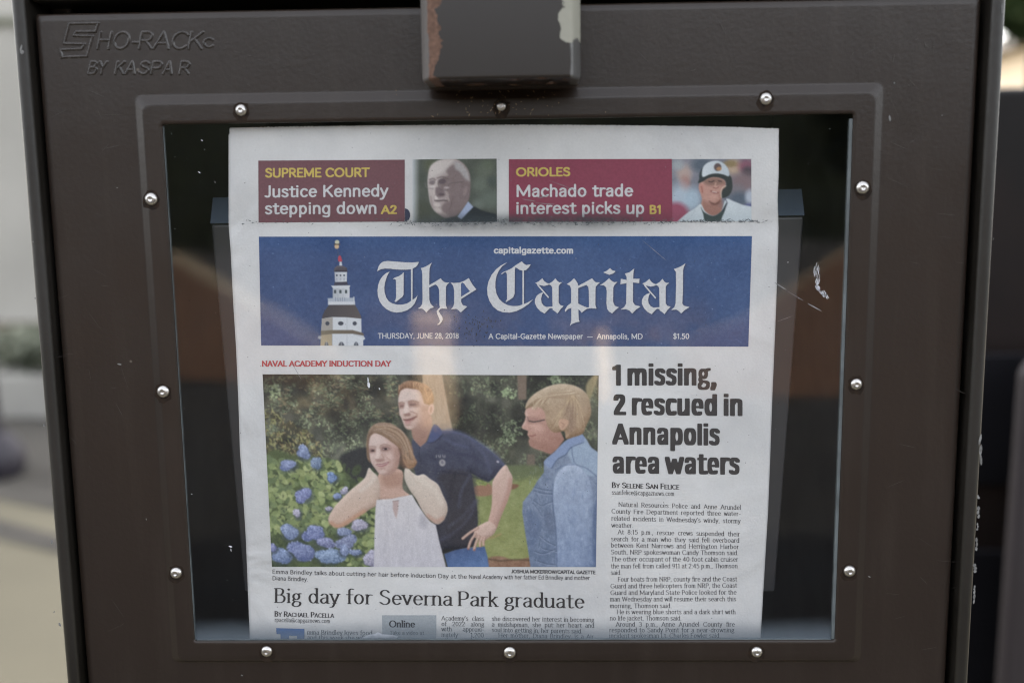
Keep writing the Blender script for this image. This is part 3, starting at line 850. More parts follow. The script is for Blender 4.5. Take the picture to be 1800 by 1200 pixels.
    p.ell(684, 802, 6, 6, (212, 184, 174), 0, 1, .7); p.ell(655, 803, 4, 6, (212, 188, 178), 0, 1, .6); p.stroke([(679, 803), (685, 808), (686, 814)], 1.4, (172, 132, 120), 1.3, .6)
    p.poly([(661.5, 816), (666, 815), (671, 815.2), (677, 813), (684, 811.5), (680, 816.5), (673, 819.8), (666, 819.5)], (160, 104, 104), 1.0, alpha=.95)
    p.stroke([(663.5, 816.6), (671, 817), (681, 813)], 1.3, (222, 210, 206), .7, .8); p.stroke([(661, 816.3), (666, 815.2), (672, 815.4), (684, 811.3)], .9, (120, 74, 76), .7, .7)
    p.ell(671, 823, 5.5, 1.6, (172, 134, 124), 0, 1, .6); p.ell(672, 829, 7, 3.2, (210, 184, 174), 0, 1, .6)
    hair = [(645, 800), (644, 780), (647, 760), (655, 747.5), (670, 742), (690, 745), (706, 757), (719, 772), (725.5, 789), (727, 800), (733, 811), (729, 820), (722, 823), (714, 821), (708, 815), (706, 803), (704, 794), (698, 784), (687, 775.5), (675, 767), (660, 761), (650, 768), (648, 782), (649, 800), (651, 812), (647, 808)]
    p.poly(hair, (146, 120, 100), 1.4, col2=(160, 124, 96), dirn=(.25, 1), vol=(12, 26), nz=12, nscale=4)
    p.poly([(700, 788), (706, 790), (708, 802), (712, 816), (718, 822), (708, 822), (702, 812), (704, 800)], (104, 78, 64), 2, alpha=.75)
    p.poly([(708, 784), (713, 785), (714, 795), (710, 800), (707, 794)], (192, 158, 142), 1.5, alpha=.8)
    for i in range(90):
        t = RNG.uniform(0, 1); w_ = RNG.normal(0, 1.5)
        q = [(657 + RNG.uniform(0, 8), 752 + RNG.uniform(-4, 7) - 4 * t), (676 + 8 * t, 751 - 4 * t + 10 * (1 - t) + w_), (694 + 14 * t, 764 - 6 * t + 8 * (1 - t) + w_), (706 + 15 * t, 786 + w_), (709 + 17 * t + RNG.normal(0, 2), 806 + RNG.normal(0, 3))]
        p.stroke(q, 1.0, ((184, 160, 138), (112, 88, 72), (170, 138, 108))[i % 3], .8, .42)
    p.stroke([(657, 758), (670, 757), (684, 764), (698, 776)], 4, (176, 152, 132), 3, .5)
    for q in ([(712, 800), (722, 810), (732, 812)], [(710, 808), (719, 819), (728, 820)], [(720, 792), (727, 802), (731, 812)], [(713, 812), (718, 822), (726, 824)]): p.stroke(q, 3.2, (176, 138, 106), 1.6, .7, taper=True)
    for q in ([(716, 796), (722, 806), (728, 808)], [(711, 804), (715, 815), (722, 819)]): p.stroke(q, 2, (112, 82, 64), 1.4, .6, taper=True)
    for q in ([(655, 757), (648, 766), (645.5, 782)], [(650, 766), (646.5, 784), (648, 804)], [(658, 750), (650, 760), (647, 772)]): p.stroke(q, 2.0, (118, 94, 78), 1.4, .6)
    # woman in the denim jacket
    p.poly([(956, 812), (970, 800), (995, 774), (1010, 766), (1024, 762), (1027, 776), (1040, 786), (1054, 797), (1054, 1000), (933, 1000), (928, 965), (923, 935), (918, 900), (919, 882), (928, 870), (936, 860), (945, 844), (956, 830)], (128, 142, 164), .8, False, col2=(104, 120, 148), nz=22, nscale=7)
    p.poly([(984, 826), (1003, 815), (1027, 826), (1039, 850), (1043, 890), (1042, 940), (1040, 1000), (981, 1000), (979, 950), (974, 900), (972, 862), (976, 840)], (160, 174, 196), 1.5, col2=(124, 142, 174), nz=16, nscale=8, vol=(14, 34))
    p.poly([(996, 780), (1024, 766), (1040, 787), (1054, 799), (1054, 830), (1036, 836), (1018, 818), (1006, 814)], (150, 168, 190), 1.2, nz=6)
    p.poly([(956, 811), (975, 793), (996, 773), (1022, 763), (1027, 775), (1008, 782), (996, 796), (982, 804), (972, 818), (966, 822)], (132, 150, 184), .8)
    p.stroke([(970, 822), (980, 807), (994, 799), (1004, 786), (1026, 777)], 1.5, (72, 88, 120), .8, .85)
    p.stroke([(1005, 786), (1007, 803), (1013, 816), (1030, 822), (1048, 836)], 1.5, (86, 102, 132), .8, .8)
    p.stroke([(976, 826), (990, 818), (1010, 816)], 1.4, (98, 114, 146), .8, .8); p.stroke([(972, 850), (971, 880), (977, 930), (979, 996)], 2, (84, 100, 130), 1, .8)
    for a in ([(940, 856), (955, 860), (970, 862)], [(939, 862), (952, 866), (970, 868)], [(938, 879), (952, 888), (962, 884), (971, 881)], [(937, 884), (946, 896), (953, 906), (966, 902)], [(944, 870), (950, 884)], [(921, 888), (925, 905), (932, 925), (940, 945)], [(948, 940), (960, 950), (976, 958)], [(950, 948), (952, 962), (978, 968)], [(945, 985), (960, 990), (977, 992)], [(930, 900), (934, 930)], [(940, 968), (955, 972), (976, 964)]):
        p.stroke(a, 1.7, (76, 90, 118), .7, .8); p.stroke([(x + .5, y + 2) for x, y in a], 1, (164, 176, 196), .6, .6)
    p.poly([(925, 900), (940, 902), (950, 925), (938, 960), (930, 950)], (90, 106, 138), 5, alpha=.6); p.poly([(956, 900), (972, 900), (975, 935), (960, 930)], (92, 104, 130), 4, alpha=.6)
    for i in range(50):
        x, y = RNG.uniform(984, 1038), RNG.uniform(850, 990)
        p.stroke([(x, y), (x + RNG.normal(0, 3), y + RNG.uniform(6, 20))], 1.6, (176, 190, 210) if i % 2 else (112, 132, 168), 1.5, .3)
    p.poly([(1043, 900), (1054, 880), (1054, 1000), (1043, 1000)], (82, 100, 136), 2, alpha=.7)
    for i in range(420):
        x, y = RNG.uniform(920, 1050), RNG.uniform(800, 996)
        if x < 918 + abs(y - 885) * .25 or y < 812 - (x - 956) * .3: continue
        p.stroke([(x, y), (x + RNG.normal(0, 1.2), y + RNG.uniform(2, 9))], 1.0, (172, 186, 206) if i % 2 else (92, 110, 146), .7, .3)
    p.poly([(925, 717), (940, 712), (958, 718), (964, 745), (985, 757), (992, 772), (980, 788), (968, 798), (955, 793), (940, 788), (931, 783), (929, 775), (931, 770), (927, 764), (928, 757), (918, 753), (917, 749), (922, 740), (924, 732), (922, 726)], (202, 160, 144), .7, False, col2=(160, 118, 104), dirn=(.7, .7))
    p.stroke([(925, 722), (926, 735), (920, 748)], 2.5, (218, 190, 176), 1.2, .7)
    p.poly([(924, 718), (927, 705), (938, 693), (956, 682), (977, 675), (1000, 675), (1018, 681), (1031, 692), (1038, 710), (1038.5, 729), (1030, 749), (1024, 762), (1008, 768), (995, 771), (992, 758), (976, 760), (966, 754), (960, 741), (958, 726), (950, 716), (938, 713.5)], (184, 164, 138), .9, col2=(166, 136, 108), dirn=(.1, 1), vol=(16, 34), nz=14, nscale=4)
    for i in range(60):
        t = RNG.uniform(0, 1)
        p.stroke([(1005 + RNG.normal(0, 5), 692 + RNG.normal(0, 3)), (975 - 25 * t + RNG.normal(0, 3), 690 + 10 * t), (935 + 25 * (1 - t) + RNG.normal(0, 3), 708 + 10 * t + RNG.normal(0, 2))], 1.3, (212, 194, 166) if i % 2 else (150, 122, 96), .8, .45)
        a = RNG.uniform(0, 1)
        p.stroke([(1006 + RNG.normal(0, 4), 694), (1020 - 28 * a, 712 + RNG.normal(0, 3)), (1030 - 60 * a, 742 + RNG.normal(0, 6))], 1.4, (200, 176, 142) if i % 3 else (132, 104, 82), .9, .4)
    p.poly([(992, 712), (1008, 716), (1012, 745), (1004, 762), (996, 745)], (140, 116, 100), 5, alpha=.5)
    p.poly([(984, 737), (993, 736), (1000, 740), (996, 750), (988, 756), (982, 748)], (196, 158, 132), 1.2); p.stroke([(986, 742), (992, 746), (988, 751)], 1.4, (152, 112, 92), .8, .8)
    p.poly([(932, 768), (945, 775), (962, 778), (975, 790), (966, 797), (950, 791), (936, 785), (930, 778)], (150, 108, 94), 4, alpha=.55); p.ell(946, 752, 10, 7, (206, 166, 150), 15, 1, .7); p.ell(936, 727, 8, 5, (196, 156, 140), 0, 1, .6); p.poly([(925, 735), (934, 732), (950, 735), (952, 742), (936, 744), (926, 741)], (150, 112, 102), 3, alpha=.55)
    p.stroke([(930, 739.5), (938, 741), (948, 739.5), (957, 737.5)], 1.8, (62, 54, 54), .6, .95); p.stroke([(927, 732), (930, 741)], 1.4, (120, 92, 88), .6, .8)
    p.stroke([(931, 765.5), (936, 766), (941, 764)], 1.8, (132, 82, 76), .7, .9); p.stroke([(932, 748), (944, 748)], 3, (210, 172, 156), 2, .6)
    p.stroke([(968, 770), (985, 772)], 4, (150, 104, 88), 3, .5)
    g_ = p.c.mean(2, keepdims=True); p.c = g_ + (p.c - g_) * .92
    p.blur(.65)
    p.grain(9, 1.4, 77); p.grain(6, 3, 78)
    p.c = 128 + (p.c - 128) * 0.97
    return p


def paint_judge():
    p = Pic(722, 276, 878, 394, (84, 90, 82), 1.6)
    p.grain(10, 30, 21)
    for x, y, r, c in ((850, 300, 16, (104, 112, 98)), (845, 325, 14, (110, 120, 108)), (862, 350, 18, (104, 116, 106)), (840, 360, 10, (114, 124, 116)), (760, 290, 14, (92, 98, 74)), (858, 290, 10, (96, 106, 88)), (866, 318, 9, (74, 84, 80)), (740, 370, 18, (74, 78, 66))):
        p.ell(x, y, r, r * .9, c, 0, 1.0, .7)
    head = [(752, 310), (756, 294), (767, 284), (783, 279.5), (802, 280), (816, 289), (825, 303), (827, 320), (826, 337), (823, 354), (812, 370), (800, 381), (785, 384), (771, 377), (762, 369), (756, 357), (753, 339), (751.5, 323)]
    p.poly(head, (192, 180, 176), .8, col2=(134, 118, 116), dirn=(1, .15), vol=(4 * 2.4, 30))
    p.poly([(784, 299), (795, 290), (806, 294), (818, 300), (826, 318), (826, 337), (822, 354), (810, 368), (796, 380), (782, 374), (776, 366), (782, 356), (792, 352), (786, 336), (776, 332), (770, 322), (778, 312), (788, 308)], (128, 112, 112), 2, nz=6, nscale=8)
    p.poly([(757, 294), (767, 285), (783, 281), (798, 282), (790, 292), (780, 302), (768, 308), (756, 312)], (206, 198, 192), 4, alpha=.8)
    p.poly([(800, 284), (812, 289), (822, 302), (825, 318), (816, 312), (808, 302), (800, 296)], (168, 164, 164), 2.5, nz=12, nscale=3)
    p.ell(760, 321, 6, 4, (110, 98, 102), -8, .6, .8); p.ell(777, 319, 7, 4.5, (92, 80, 86), -5, .6, .85)
    for a in ([(755, 316), (761, 314), (766, 317)], [(769, 313), (778, 311), (788, 315)]): p.stroke(a, 2.2, (108, 96, 96), 1, .8)
    p.stroke([(747, 321), (750, 330), (762, 331), (767, 322)], 1, (120, 116, 118), .5, .8); p.stroke([(770, 322), (774, 333), (786, 334), (791, 323), (815, 320)], 1.1, (96, 88, 90), .6, .8)
    p.ell(761, 328, 4.5, 2, (206, 198, 196), 0, .6, .8); p.ell(785, 330, 5, 2, (184, 172, 172), 0, .6, .8)
    p.stroke([(767, 318), (764, 332), (763, 341)], 3, (206, 192, 186), 1.5, .8); p.poly([(766, 330), (778, 332), (782, 344), (768, 346)], (108, 92, 96), 2, alpha=.8)
    p.stroke([(764.5, 352.5), (771, 353.2), (778, 352.4), (786, 353)], 2.0, (70, 58, 62), .9, .85); p.ell(776, 342, 5, 2, (80, 68, 72), 5, .7, .7); p.poly([(765, 344), (770, 349), (765, 351)], (212, 200, 196), 1)
    p.ell(768, 360, 6, 3.5, (206, 194, 188), 10, .6, .8); p.ell(770, 370, 7, 4, (200, 188, 182), 25, .7, .8)
    p.stroke([(757, 345), (760, 362)], 2, (140, 124, 122), 1.2, .7); p.stroke([(790, 345), (794, 358), (790, 368)], 1.6, (104, 88, 90), 1, .7)
    p.stroke([(812, 328), (822, 334), (818, 348)], 2, (104, 92, 94), 1, .6); p.ell(818, 336, 4, 8, (150, 132, 130), 8, .6, .6)
    p.poly([(800, 392), (806, 384), (820, 372), (831, 363), (848, 370), (880, 380), (880, 396), (800, 396)], (44, 50, 56), 1.2)
    p.poly([(823, 354), (832, 364), (822, 374), (811, 386), (804, 381), (812, 370)], (158, 172, 202), .8, False)
    p.poly([(780, 386), (800, 381), (806, 385), (800, 396), (770, 396)], (62, 66, 68), 1.5)
    X = np.arange(p.w) / p.k + p.x0
    t = np.clip((738 - X) / 14, 0, 1)[None, :, None]
    p.c = p.c * (1 - t) + np.array((196, 202, 206)) * t
    p.blur(.8)
    p.grain(8, 1.5, 22)
    g = p.c.mean(2, keepdims=True); p.c = g + (p.c - g) * .85
    return p


def paint_batter():
    p = Pic(1178, 276, 1324, 394, (122, 124, 134), 1.6)
    for x, y, rx, ry, c in ((1200, 296, 22, 18, (148, 146, 152)), (1203, 306, 12, 14, (182, 160, 150)), (1204, 324, 9, 14, (164, 126, 120)), (1195, 350, 18, 26, (178, 194, 206)), (1218, 350, 14, 20, (168, 188, 202)), (1234, 290, 18, 12, (84, 96, 108)), (1192, 290, 10, 9, (158, 166, 170)),
                            (1290, 294, 14, 14, (188, 164, 138)), (1284, 288, 12, 6, (132, 116, 84)), (1312, 292, 14, 12, (132, 84, 100)), (1315, 302, 10, 9, (74, 70, 76)), (1306, 320, 22, 16, (128, 108, 110)), (1296, 336, 14, 12, (120, 116, 122)), (1300, 350, 20, 12, (84, 96, 110)), (1318, 346, 8, 12, (186, 194, 206)), (1316, 364, 8, 6, (88, 92, 140))):
        p.ell(x, y, rx, ry, c, 0, .9, .85)
    p.ell(1188, 376, 22, 20, (150, 84, 104), 0, .5)
    p.poly([(1232, 318), (1245, 312), (1262, 311), (1274, 318), (1275, 330), (1269, 345), (1267, 354), (1262, 361), (1270, 372), (1256, 380), (1240, 376), (1232, 366), (1234, 352), (1232, 342), (1229, 330)], (184, 144, 132), .8, vol=(4 * 2.4, 30))
    p.poly([(1236, 318), (1250, 312), (1268, 314), (1274, 322), (1262, 326), (1244, 326)], (128, 102, 92), 3, alpha=.8)
    p.ell(1233, 331, 4.5, 9, (186, 138, 126), -8, .4); p.stroke([(1233, 328), (1235, 338)], 1.6, (132, 84, 76), .8, .8)
    p.stroke([(1246, 319), (1250, 320), (1255, 318)], 1.7, (64, 54, 56), .7, .9); p.stroke([(1263, 318), (1268, 319)], 1.7, (64, 54, 56), .7, .9)
    p.stroke([(1258, 322), (1257, 328), (1261, 329)], 2.2, (206, 168, 152), 1, .8); p.stroke([(1254, 330), (1259, 331), (1263, 329)], 1.4, (116, 76, 70), .7, .8)
    p.stroke([(1250, 336), (1256, 339), (1262, 339)], 2.6, (122, 74, 70), .8, .85); p.stroke([(1252, 337), (1260, 338.5)], 1.5, (214, 202, 196), .5, .9)
    p.poly([(1236, 352), (1248, 358), (1262, 356), (1268, 350), (1270, 368), (1256, 378), (1242, 374), (1234, 364)], (150, 112, 102), 3, alpha=.85); p.poly([(1246, 353), (1257, 357.5), (1266, 352), (1262, 359), (1252, 360)], (104, 74, 68), 1.5, alpha=.85); p.ell(1255, 346, 6, 3, (196, 156, 142), 0, .8, .7)
    p.poly([(1227, 322), (1231, 312), (1238, 304), (1262, 303), (1283, 309), (1287, 320), (1287, 333), (1282, 343), (1273, 348), (1268, 346), (1270, 334), (1276, 328), (1275, 318), (1266, 313), (1254, 311.5), (1244, 314), (1236, 319)], (58, 63, 63), .8)
    p.stroke([(1268, 347), (1267.5, 336), (1271, 329), (1276, 327)], 1.6, (206, 196, 178), .6, .9)
    p.poly([(1231, 318), (1229, 308), (1234, 296), (1238, 300), (1237, 310)], (58, 66, 70), 1)
    p.poly([(1235, 311), (1235, 297), (1241, 288), (1252, 283.5), (1264, 283.5), (1275, 290), (1281, 300), (1281, 310), (1272, 307), (1260, 305), (1248, 306.5)], (204, 212, 216), .8, col2=(182, 192, 198), dirn=(1, .3))
    p.ell(1261.5, 294, 6.5, 7, (96, 84, 84), 0, .3); p.ell(1264, 297, 4.5, 3.5, (186, 140, 100), 0, .5, .8)
    p.poly([(1188, 392), (1206, 376), (1222, 366), (1232, 359), (1240, 372), (1254, 379), (1268, 371), (1276, 350), (1290, 354), (1305, 360), (1326, 367), (1326, 396), (1186, 396)], (202, 210, 214), .8, col2=(186, 198, 204), nz=5)
    p.poly([(1232, 364), (1238, 373), (1254, 379.5), (1268, 371), (1277, 356), (1275, 368), (1270, 380), (1264, 390), (1241, 390), (1236, 376)], (66, 78, 78), .8)
    p.stroke([(1275, 350), (1278, 358), (1270, 372)], 1.4, (58, 58, 76), .6, .8); p.stroke([(1222, 368), (1216, 380)], 1.2, (168, 178, 186), .8, .7)
    p.blur(.7)
    p.grain(8, 1.5, 32)
    return p


def paint_masthead():
    p = Pic(450, 410, 1326, 614, (58, 81, 122), 1.0)
    Y, X = np.mgrid[0:p.h, 0:p.w]
    p.c += (np.array([-3, 2, 4]) * ((X / p.w - .3))[..., None]) + np.array([8, -2, -8]) * (Y / p.h)[..., None] * .6
    p.grain(9, 60, 41); p.grain(8, 4, 42); p.grain(7, 1.6, 43)
    for i in range(130):
        x, y = RNG.uniform(455, 1320), RNG.uniform(416, 606)
        p.ell(x, y, RNG.uniform(.5, 1.3), RNG.uniform(.5, 1), (46, 62, 96) if i % 3 else (128, 148, 184), 0, .6, .7)
    for i in range(60):
        x, y = RNG.uniform(455, 1320), RNG.uniform(416, 606); a = RNG.uniform(0, 6.3); L = RNG.uniform(3, 14)
        p.stroke([(x, y), (x + L * math.cos(a), y + L * math.sin(a))], .7, (104, 128, 172), .6, .5)
    nn = vnoise(p.h, p.w, 70, 47, 4)
    m_ = np.clip((nn - .47) * 4, 0, 1) * np.clip((Y - 95) / 90., 0, 1) * np.clip(1.2 - np.abs(X - 560) / 420., 0, 1)
    p.c += m_[..., None] * np.array((34, 10, -6))  # warm window reflection painted as a tint low on the banner
    # state-house dome
    wh, ws, dk = (200, 204, 208), (176, 180, 186), (72, 72, 80)
    p.ell(592.5, 425.5, 4, 3.6, (186, 186, 164), 0, .3); p.ell(592, 433.5, 4, 4, (196, 170, 138), 0, .3); p.stroke([(588, 429.5), (597, 429.5)], 2, (96, 80, 62), .5)
    p.stroke([(593, 438), (596, 452), (598, 466)], .8, (104, 96, 100), .5, .6)
    p.poly([(594.5, 452), (598, 449), (601, 456), (601, 459.5), (595, 459.5)], (172, 70, 86), .6)
    p.poly([(596.5, 467), (597, 460), (600.5, 460), (601.5, 467)], wh, .5, False)
    p.poly([(586.5, 478), (588, 470.5), (593, 467), (603, 467), (609.5, 470.5), (611, 478)], (78, 74, 82), .6, False, vol=(2 * 2.4, 30))
    p.poly([(588, 478), (610, 478), (609.5, 496), (589, 496)], wh, .5, False, col2=ws, dirn=(-1, 0))
    for x in (592, 598.5, 605): p.ell(x, 484, 1.6, 1.5, (64, 70, 84), 0, .3); p.poly([(x - 1.3, 488), (x + 1.3, 488), (x + 1.3, 493), (x - 1.3, 493)], (164, 170, 180), .4, False)
    p.poly([(588, 496), (610, 495), (612, 501), (587, 502)], (66, 66, 78), .5, False)
    p.poly([(582, 502), (616, 501.5), (613.5, 507), (585.5, 507)], wh, .5, False)
    p.poly([(585, 506), (614.5, 506), (614.5, 528), (585, 528)], (198, 202, 206), .5, False, col2=(170, 176, 182), dirn=(-1, 0))
    for x in (589, 598.3, 608.3): p.poly([(x - 2, 509.5), (x + 2, 509.5), (x + 2, 515.5), (x - 2, 515.5)], (70, 80, 84), .5, False)
    for x in (594, 603): p.stroke([(x, 507), (x, 526)], .7, (150, 158, 168), .4, .6)
    p.poly([(576, 524), (622, 523), (624, 535), (577, 535)], (168, 176, 186), .5, False, nz=10, nscale=2)
    p.poly([(577, 530), (624, 530), (624, 536), (576.5, 536)], wh, .5, False)
    for x in (590, 594, 598, 602, 606): p.stroke([(x, 523), (x, 529)], .9, (110, 116, 132), .4, .7)
    p.stroke([(622, 522), (622.5, 535)], 1.8, wh, .4)
    p.poly([(566, 561), (567, 554), (571, 546), (578, 536), (624, 535.5), (630, 546), (634.5, 555), (635, 561), (600, 557.5)], (70, 67, 72), .6, False, col2=(92, 86, 84), dirn=(1, .1))
    p.poly([(566, 560), (584, 557), (610, 557.5), (635, 560), (635.5, 586), (564.5, 582)], wh, .5, False)
    p.poly([(566, 560), (585, 557.5), (585, 581), (564.5, 581)], (158, 154, 148), .5, False)
    p.stroke([(610, 558), (610, 582)], .7, (172, 178, 184), .4)
    for x in (575.5, 599, 623.5): p.ell(x, 568.3, 4.8 if x == 599 else 3.6, 3.6, (70, 74, 84), 0, .25)
    p.poly([(564, 581), (586, 580), (620, 580), (638, 585), (640.5, 590), (620, 587), (584, 587), (564, 589)], (104, 94, 84), .6, False, col2=(120, 112, 96), dirn=(-1, 0))
    p.poly([(564, 589), (584, 586.5), (584, 614), (563, 614)], (164, 152, 128), .5, False)
    p.poly([(584, 586.5), (620, 586.5), (639, 590), (642, 595), (638.5, 598), (638.5, 614), (584, 614)], wh, .5, False)
    p.stroke([(610, 588), (610, 610)], .7, (176, 180, 186), .4); p.stroke([(622, 588), (640, 593)], 1, ws, .5)
    for x, w_ in ((574, 6), (600, 8.5), (626, 7)):
        p.poly([(x - w_ / 2, 610), (x - w_ / 2, 604), (x, 600.5), (x + w_ / 2, 604), (x + w_ / 2, 610)], (96, 100, 108), .5)
        p.stroke([(x, 600), (x, 610)], .8, (168, 172, 178), .4, .8)
    p.ell(562, 593, 3, 3, (176, 176, 176), 0, .5, .8)
    return p


def soft_shadow(p, loops, dx, dy, soft, col, alpha):
    for l in loops: p.poly([(x + dx, y + dy) for x, y in l], col, soft, False, alpha=alpha)
# ------------------------------------------------------------------ the setting
def at_refl(px, py):
    """where the window mirrors this photo point onto the pavement in front of the box"""
    d = (px - 900) / FPX * CR[:, 0] + CR[:, 1] + (600 - py) / FPX * CR[:, 2]
    p = CAM + d * (-CAM[1] / d[1]); d = d * [1, -1, 1]
    t = -p[2] / d[2]
    return p + d * t


M_asphalt = noise_mat('asphalt', (0.020, 0.020, 0.022), (0.032, 0.031, 0.031), 3, (0.85, 0.95), 0.4, 150, dist=0.004)
M_paving = noise_mat('pale_paving', (0.108, 0.096, 0.064), (0.138, 0.123, 0.084), 1.2, (0.8, 0.95), 0.3, 60, dist=0.004)


def brick_mat(name, c1, c2, mortar, scale, spec=0.2):
    m, nt, b = new_mat(name)
    tc = N(nt, 'ShaderNodeTexCoord')
    br = N(nt, 'ShaderNodeTexBrick')
    br.inputs['Color1'].default_value = (*c1, 1); br.inputs['Color2'].default_value = (*c2, 1); br.inputs['Mortar'].default_value = (*mortar, 1)
    br.inputs['Scale'].default_value = scale; br.inputs['Mortar Size'].default_value = 0.02
    nt.links.new(tc.outputs['Object'], br.inputs['Vector'])
    nt.links.new(br.outputs['Color'], b.inputs['Base Color'])
    b.inputs['Roughness'].default_value = 0.9; b.inputs['Specular IOR Level'].default_value = spec
    return m


M_brick = brick_mat('brick_paving', (0.150, 0.080, 0.052), (0.110, 0.062, 0.042), (0.10, 0.08, 0.062), 5)

G = MB(); G.add([(-150, -150, -0.008), (150, -150, -0.008), (150, 150, -0.008), (-150, 150, -0.008)], [(0, 1, 2, 3)])
tag(G.build('ground', M_asphalt), kind='structure')
PV = MB(); PV.add([(-9, -0.9, 0), (9, -0.9, 0), (9, 16, 0), (-9, 16, 0)], [(0, 1, 2, 3)])
tag(PV.build('pavement', M_paving), kind='structure')
M_ground_shade = noise_mat('painted_ground_shade', (0.035, 0.031, 0.026), (0.06, 0.054, 0.045), 6, (0.8, 0.95), 0.4, 60, dist=.004)  # dark strips of ground colour stand in for shade bands on the pavement
for nm, q, mt in (('shade_strip', [(-200, 735), (140, 735), (140, 905), (-200, 838)], M_ground_shade), ('shade_streak', [(-200, 862), (140, 950), (140, 980), (-200, 900)], M_ground_shade)):
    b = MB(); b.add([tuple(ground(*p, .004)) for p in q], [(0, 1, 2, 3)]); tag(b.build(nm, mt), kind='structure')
for pts in ([(285, 422), (470, 535), (600, 612), (600, 680), (-100, 650), (-300, 430)], [(1512, 430), (1330, 545), (1180, 608), (1240, 700), (1900, 690), (2000, 430)]):
    P = [at_refl(*q) for q in pts]
    b = MB(); b.add([(p[0], p[1], 0.0) for p in P], [tuple(range(len(P)))])
    tag(b.build('brick_path', M_brick), kind='structure')

M_kerb = noise_mat('kerb_stone', (0.23, 0.185, 0.13), (0.30, 0.245, 0.175), 3, (0.85, 0.95))
for pa, pb, w_ in (((285, 422), (470, 535), 22), ((470, 535), (600, 612), 20), ((1512, 430), (1330, 545), 8), ((1330, 545), (1180, 608), 8)):
    P = [at_refl(*pa), at_refl(*pb), at_refl(pb[0], pb[1] + w_), at_refl(pa[0], pa[1] + w_)]
    b = MB(); b.prism([(p[0], p[1]) for p in P], 2, -0.005, 0.012); tag(b.build('kerb', M_kerb), kind='structure')
M_sand = noise_mat('sandstone', (0.66, 0.48, 0.31), (0.74, 0.56, 0.38), 6, (0.85, 0.95), 0.4, 40, dist=.004)
for px, pb, pt, wp, lab in ((770, 745, 548, 64, 'stout sandstone post added out of view to be mirrored in the window as a warm streak over the man'), (1062, 700, 580, 26, 'thin sandstone post added out of view to be mirrored in the window as a warm streak above the headline')):
    g = at_refl(px, pb); dist = np.linalg.norm(g - CAM * [1, -1, 1]); mpp = dist / FPX  # posts added behind the camera only to put warm streaks in the window
    hgt = (pb - pt) * mpp; rr_ = wp * mpp / 2
    o_ = empty('reflection_post', tuple(g), lab, 'post', 'added posts for the window streaks')
    MB().box(g[0] - rr_, g[0] + rr_, g[1] - rr_, g[1] + rr_, 0, hgt * .86).build('shaft', M_sand, o_, bevel=rr_ * .3)
    MB().box(g[0] - rr_ * 1.15, g[0] + rr_ * 1.15, g[1] - rr_ * 1.15, g[1] + rr_ * 1.15, hgt * .861, hgt).build('cap', M_sand, o_, bevel=rr_ * .4)

# far-off wood beyond the road (the window mirrors it) and trees past the neighbour boxes
M_leaf = noise_mat('leaf_green', (0.020, 0.035, 0.014), (0.055, 0.085, 0.030), 1.2, (0.6, 0.7), spec=0.2)
M_bark = noise_mat('bark', (0.05, 0.04, 0.03), (0.10, 0.08, 0.06), 4, (0.8, 0.9), 0.5, 20, dist=0.01)


def leaf_cards(n, centre, radii, size, seed):
    r = np.random.default_rng(seed)
    c = r.normal(0, 1, (n, 3)); c /= np.linalg.norm(c, axis=1)[:, None]
    c *= (r.uniform(0.25, 1, n) ** 0.5)[:, None]
    clump = r.normal(0, 0.8, (60, 3)); clump /= np.maximum(1, np.linalg.norm(clump, axis=1))[:, None]
    k = r.integers(0, 60, n)
    c = np.where((r.random(n) < 0.75)[:, None], clump[k] * 0.85 + r.normal(0, 0.13, (n, 3)), c)
    p = np.array(centre) + c * np.array(radii)
    a = r.normal(0, 1, (n, 3)); a /= np.linalg.norm(a, axis=1)[:, None]
    b = np.cross(a, r.normal(0, 1, (n, 3))); b /= np.linalg.norm(b, axis=1)[:, None]
    s = r.uniform(.6, 1.3, (n, 1)) * size
    v = np.stack([p - a * s - b * s * .5, p + a * s - b * s * .5, p + a * s + b * s * .5, p - a * s + b * s * .5], 1).reshape(-1, 3)
    f = np.arange(4 * n).reshape(-1, 4)
    return v, f


V, F = [], []
n0 = 0
for i in range(26):
    v, f = leaf_cards(900, (-38 + i * 3.0, -23 + RNG.normal(0, .5), 3.2 + RNG.uniform(-.3, .6)), (2.6, 1.6, 3.3), 0.30, 300 + i)
    V.append(v); F.append(f + n0); n0 += len(v)
M_hedge = noise_mat('hedge_green', (0.007, 0.009, 0.007), (0.016, 0.020, 0.013), 1.2, (0.6, 0.7), spec=0.1)
V.append(np.array([(x, y, z) for x in (-40, 40) for y in (-22.5, -21.5) for z in (0, 3.2)])); F.append(np.array([(0, 1, 3, 2), (4, 6, 7, 5), (0, 4, 5, 1), (2, 3, 7, 6), (1, 5, 7, 3), (0, 2, 6, 4)]) + n0)
tag(mesh_obj('woods', np.vstack(V), np.vstack(F), M_hedge), kind='stuff')
def tree(px, py, Y, rad, label, seed, trunk_w=0.16):
    c = at(px, py, Y)
    t = empty('tree', (c[0], c[1], 0), label, 'tree', 'trees beyond the boxes')
    v, f = leaf_cards(2600, c, (rad, rad, rad * .8), 0.11, seed)
    mesh_obj('crown', v, f, M_leaf, t)
    m = MB(); n = 8; h = c[2]
    for k in range(5):
        rr = trunk_w * (1 - k * .16); z = h * k / 4
        m.v += [(c[0] + rr * math.cos(a) + .05 * math.sin(k * 2), c[1] + rr * math.sin(a), z) for a in np.linspace(0, 2 * math.pi, n, endpoint=False)]
    for k in range(4):
        m.f += [(k * n + i, k * n + (i + 1) % n, (k + 1) * n + (i + 1) % n, (k + 1) * n + i) for i in range(n)]
    m.build('trunk', M_bark, t, smooth=True)


tree(1836, -42, 9.5, 0.62, 'leafy green tree whose crown touches the top right corner behind the dark rack', 51)
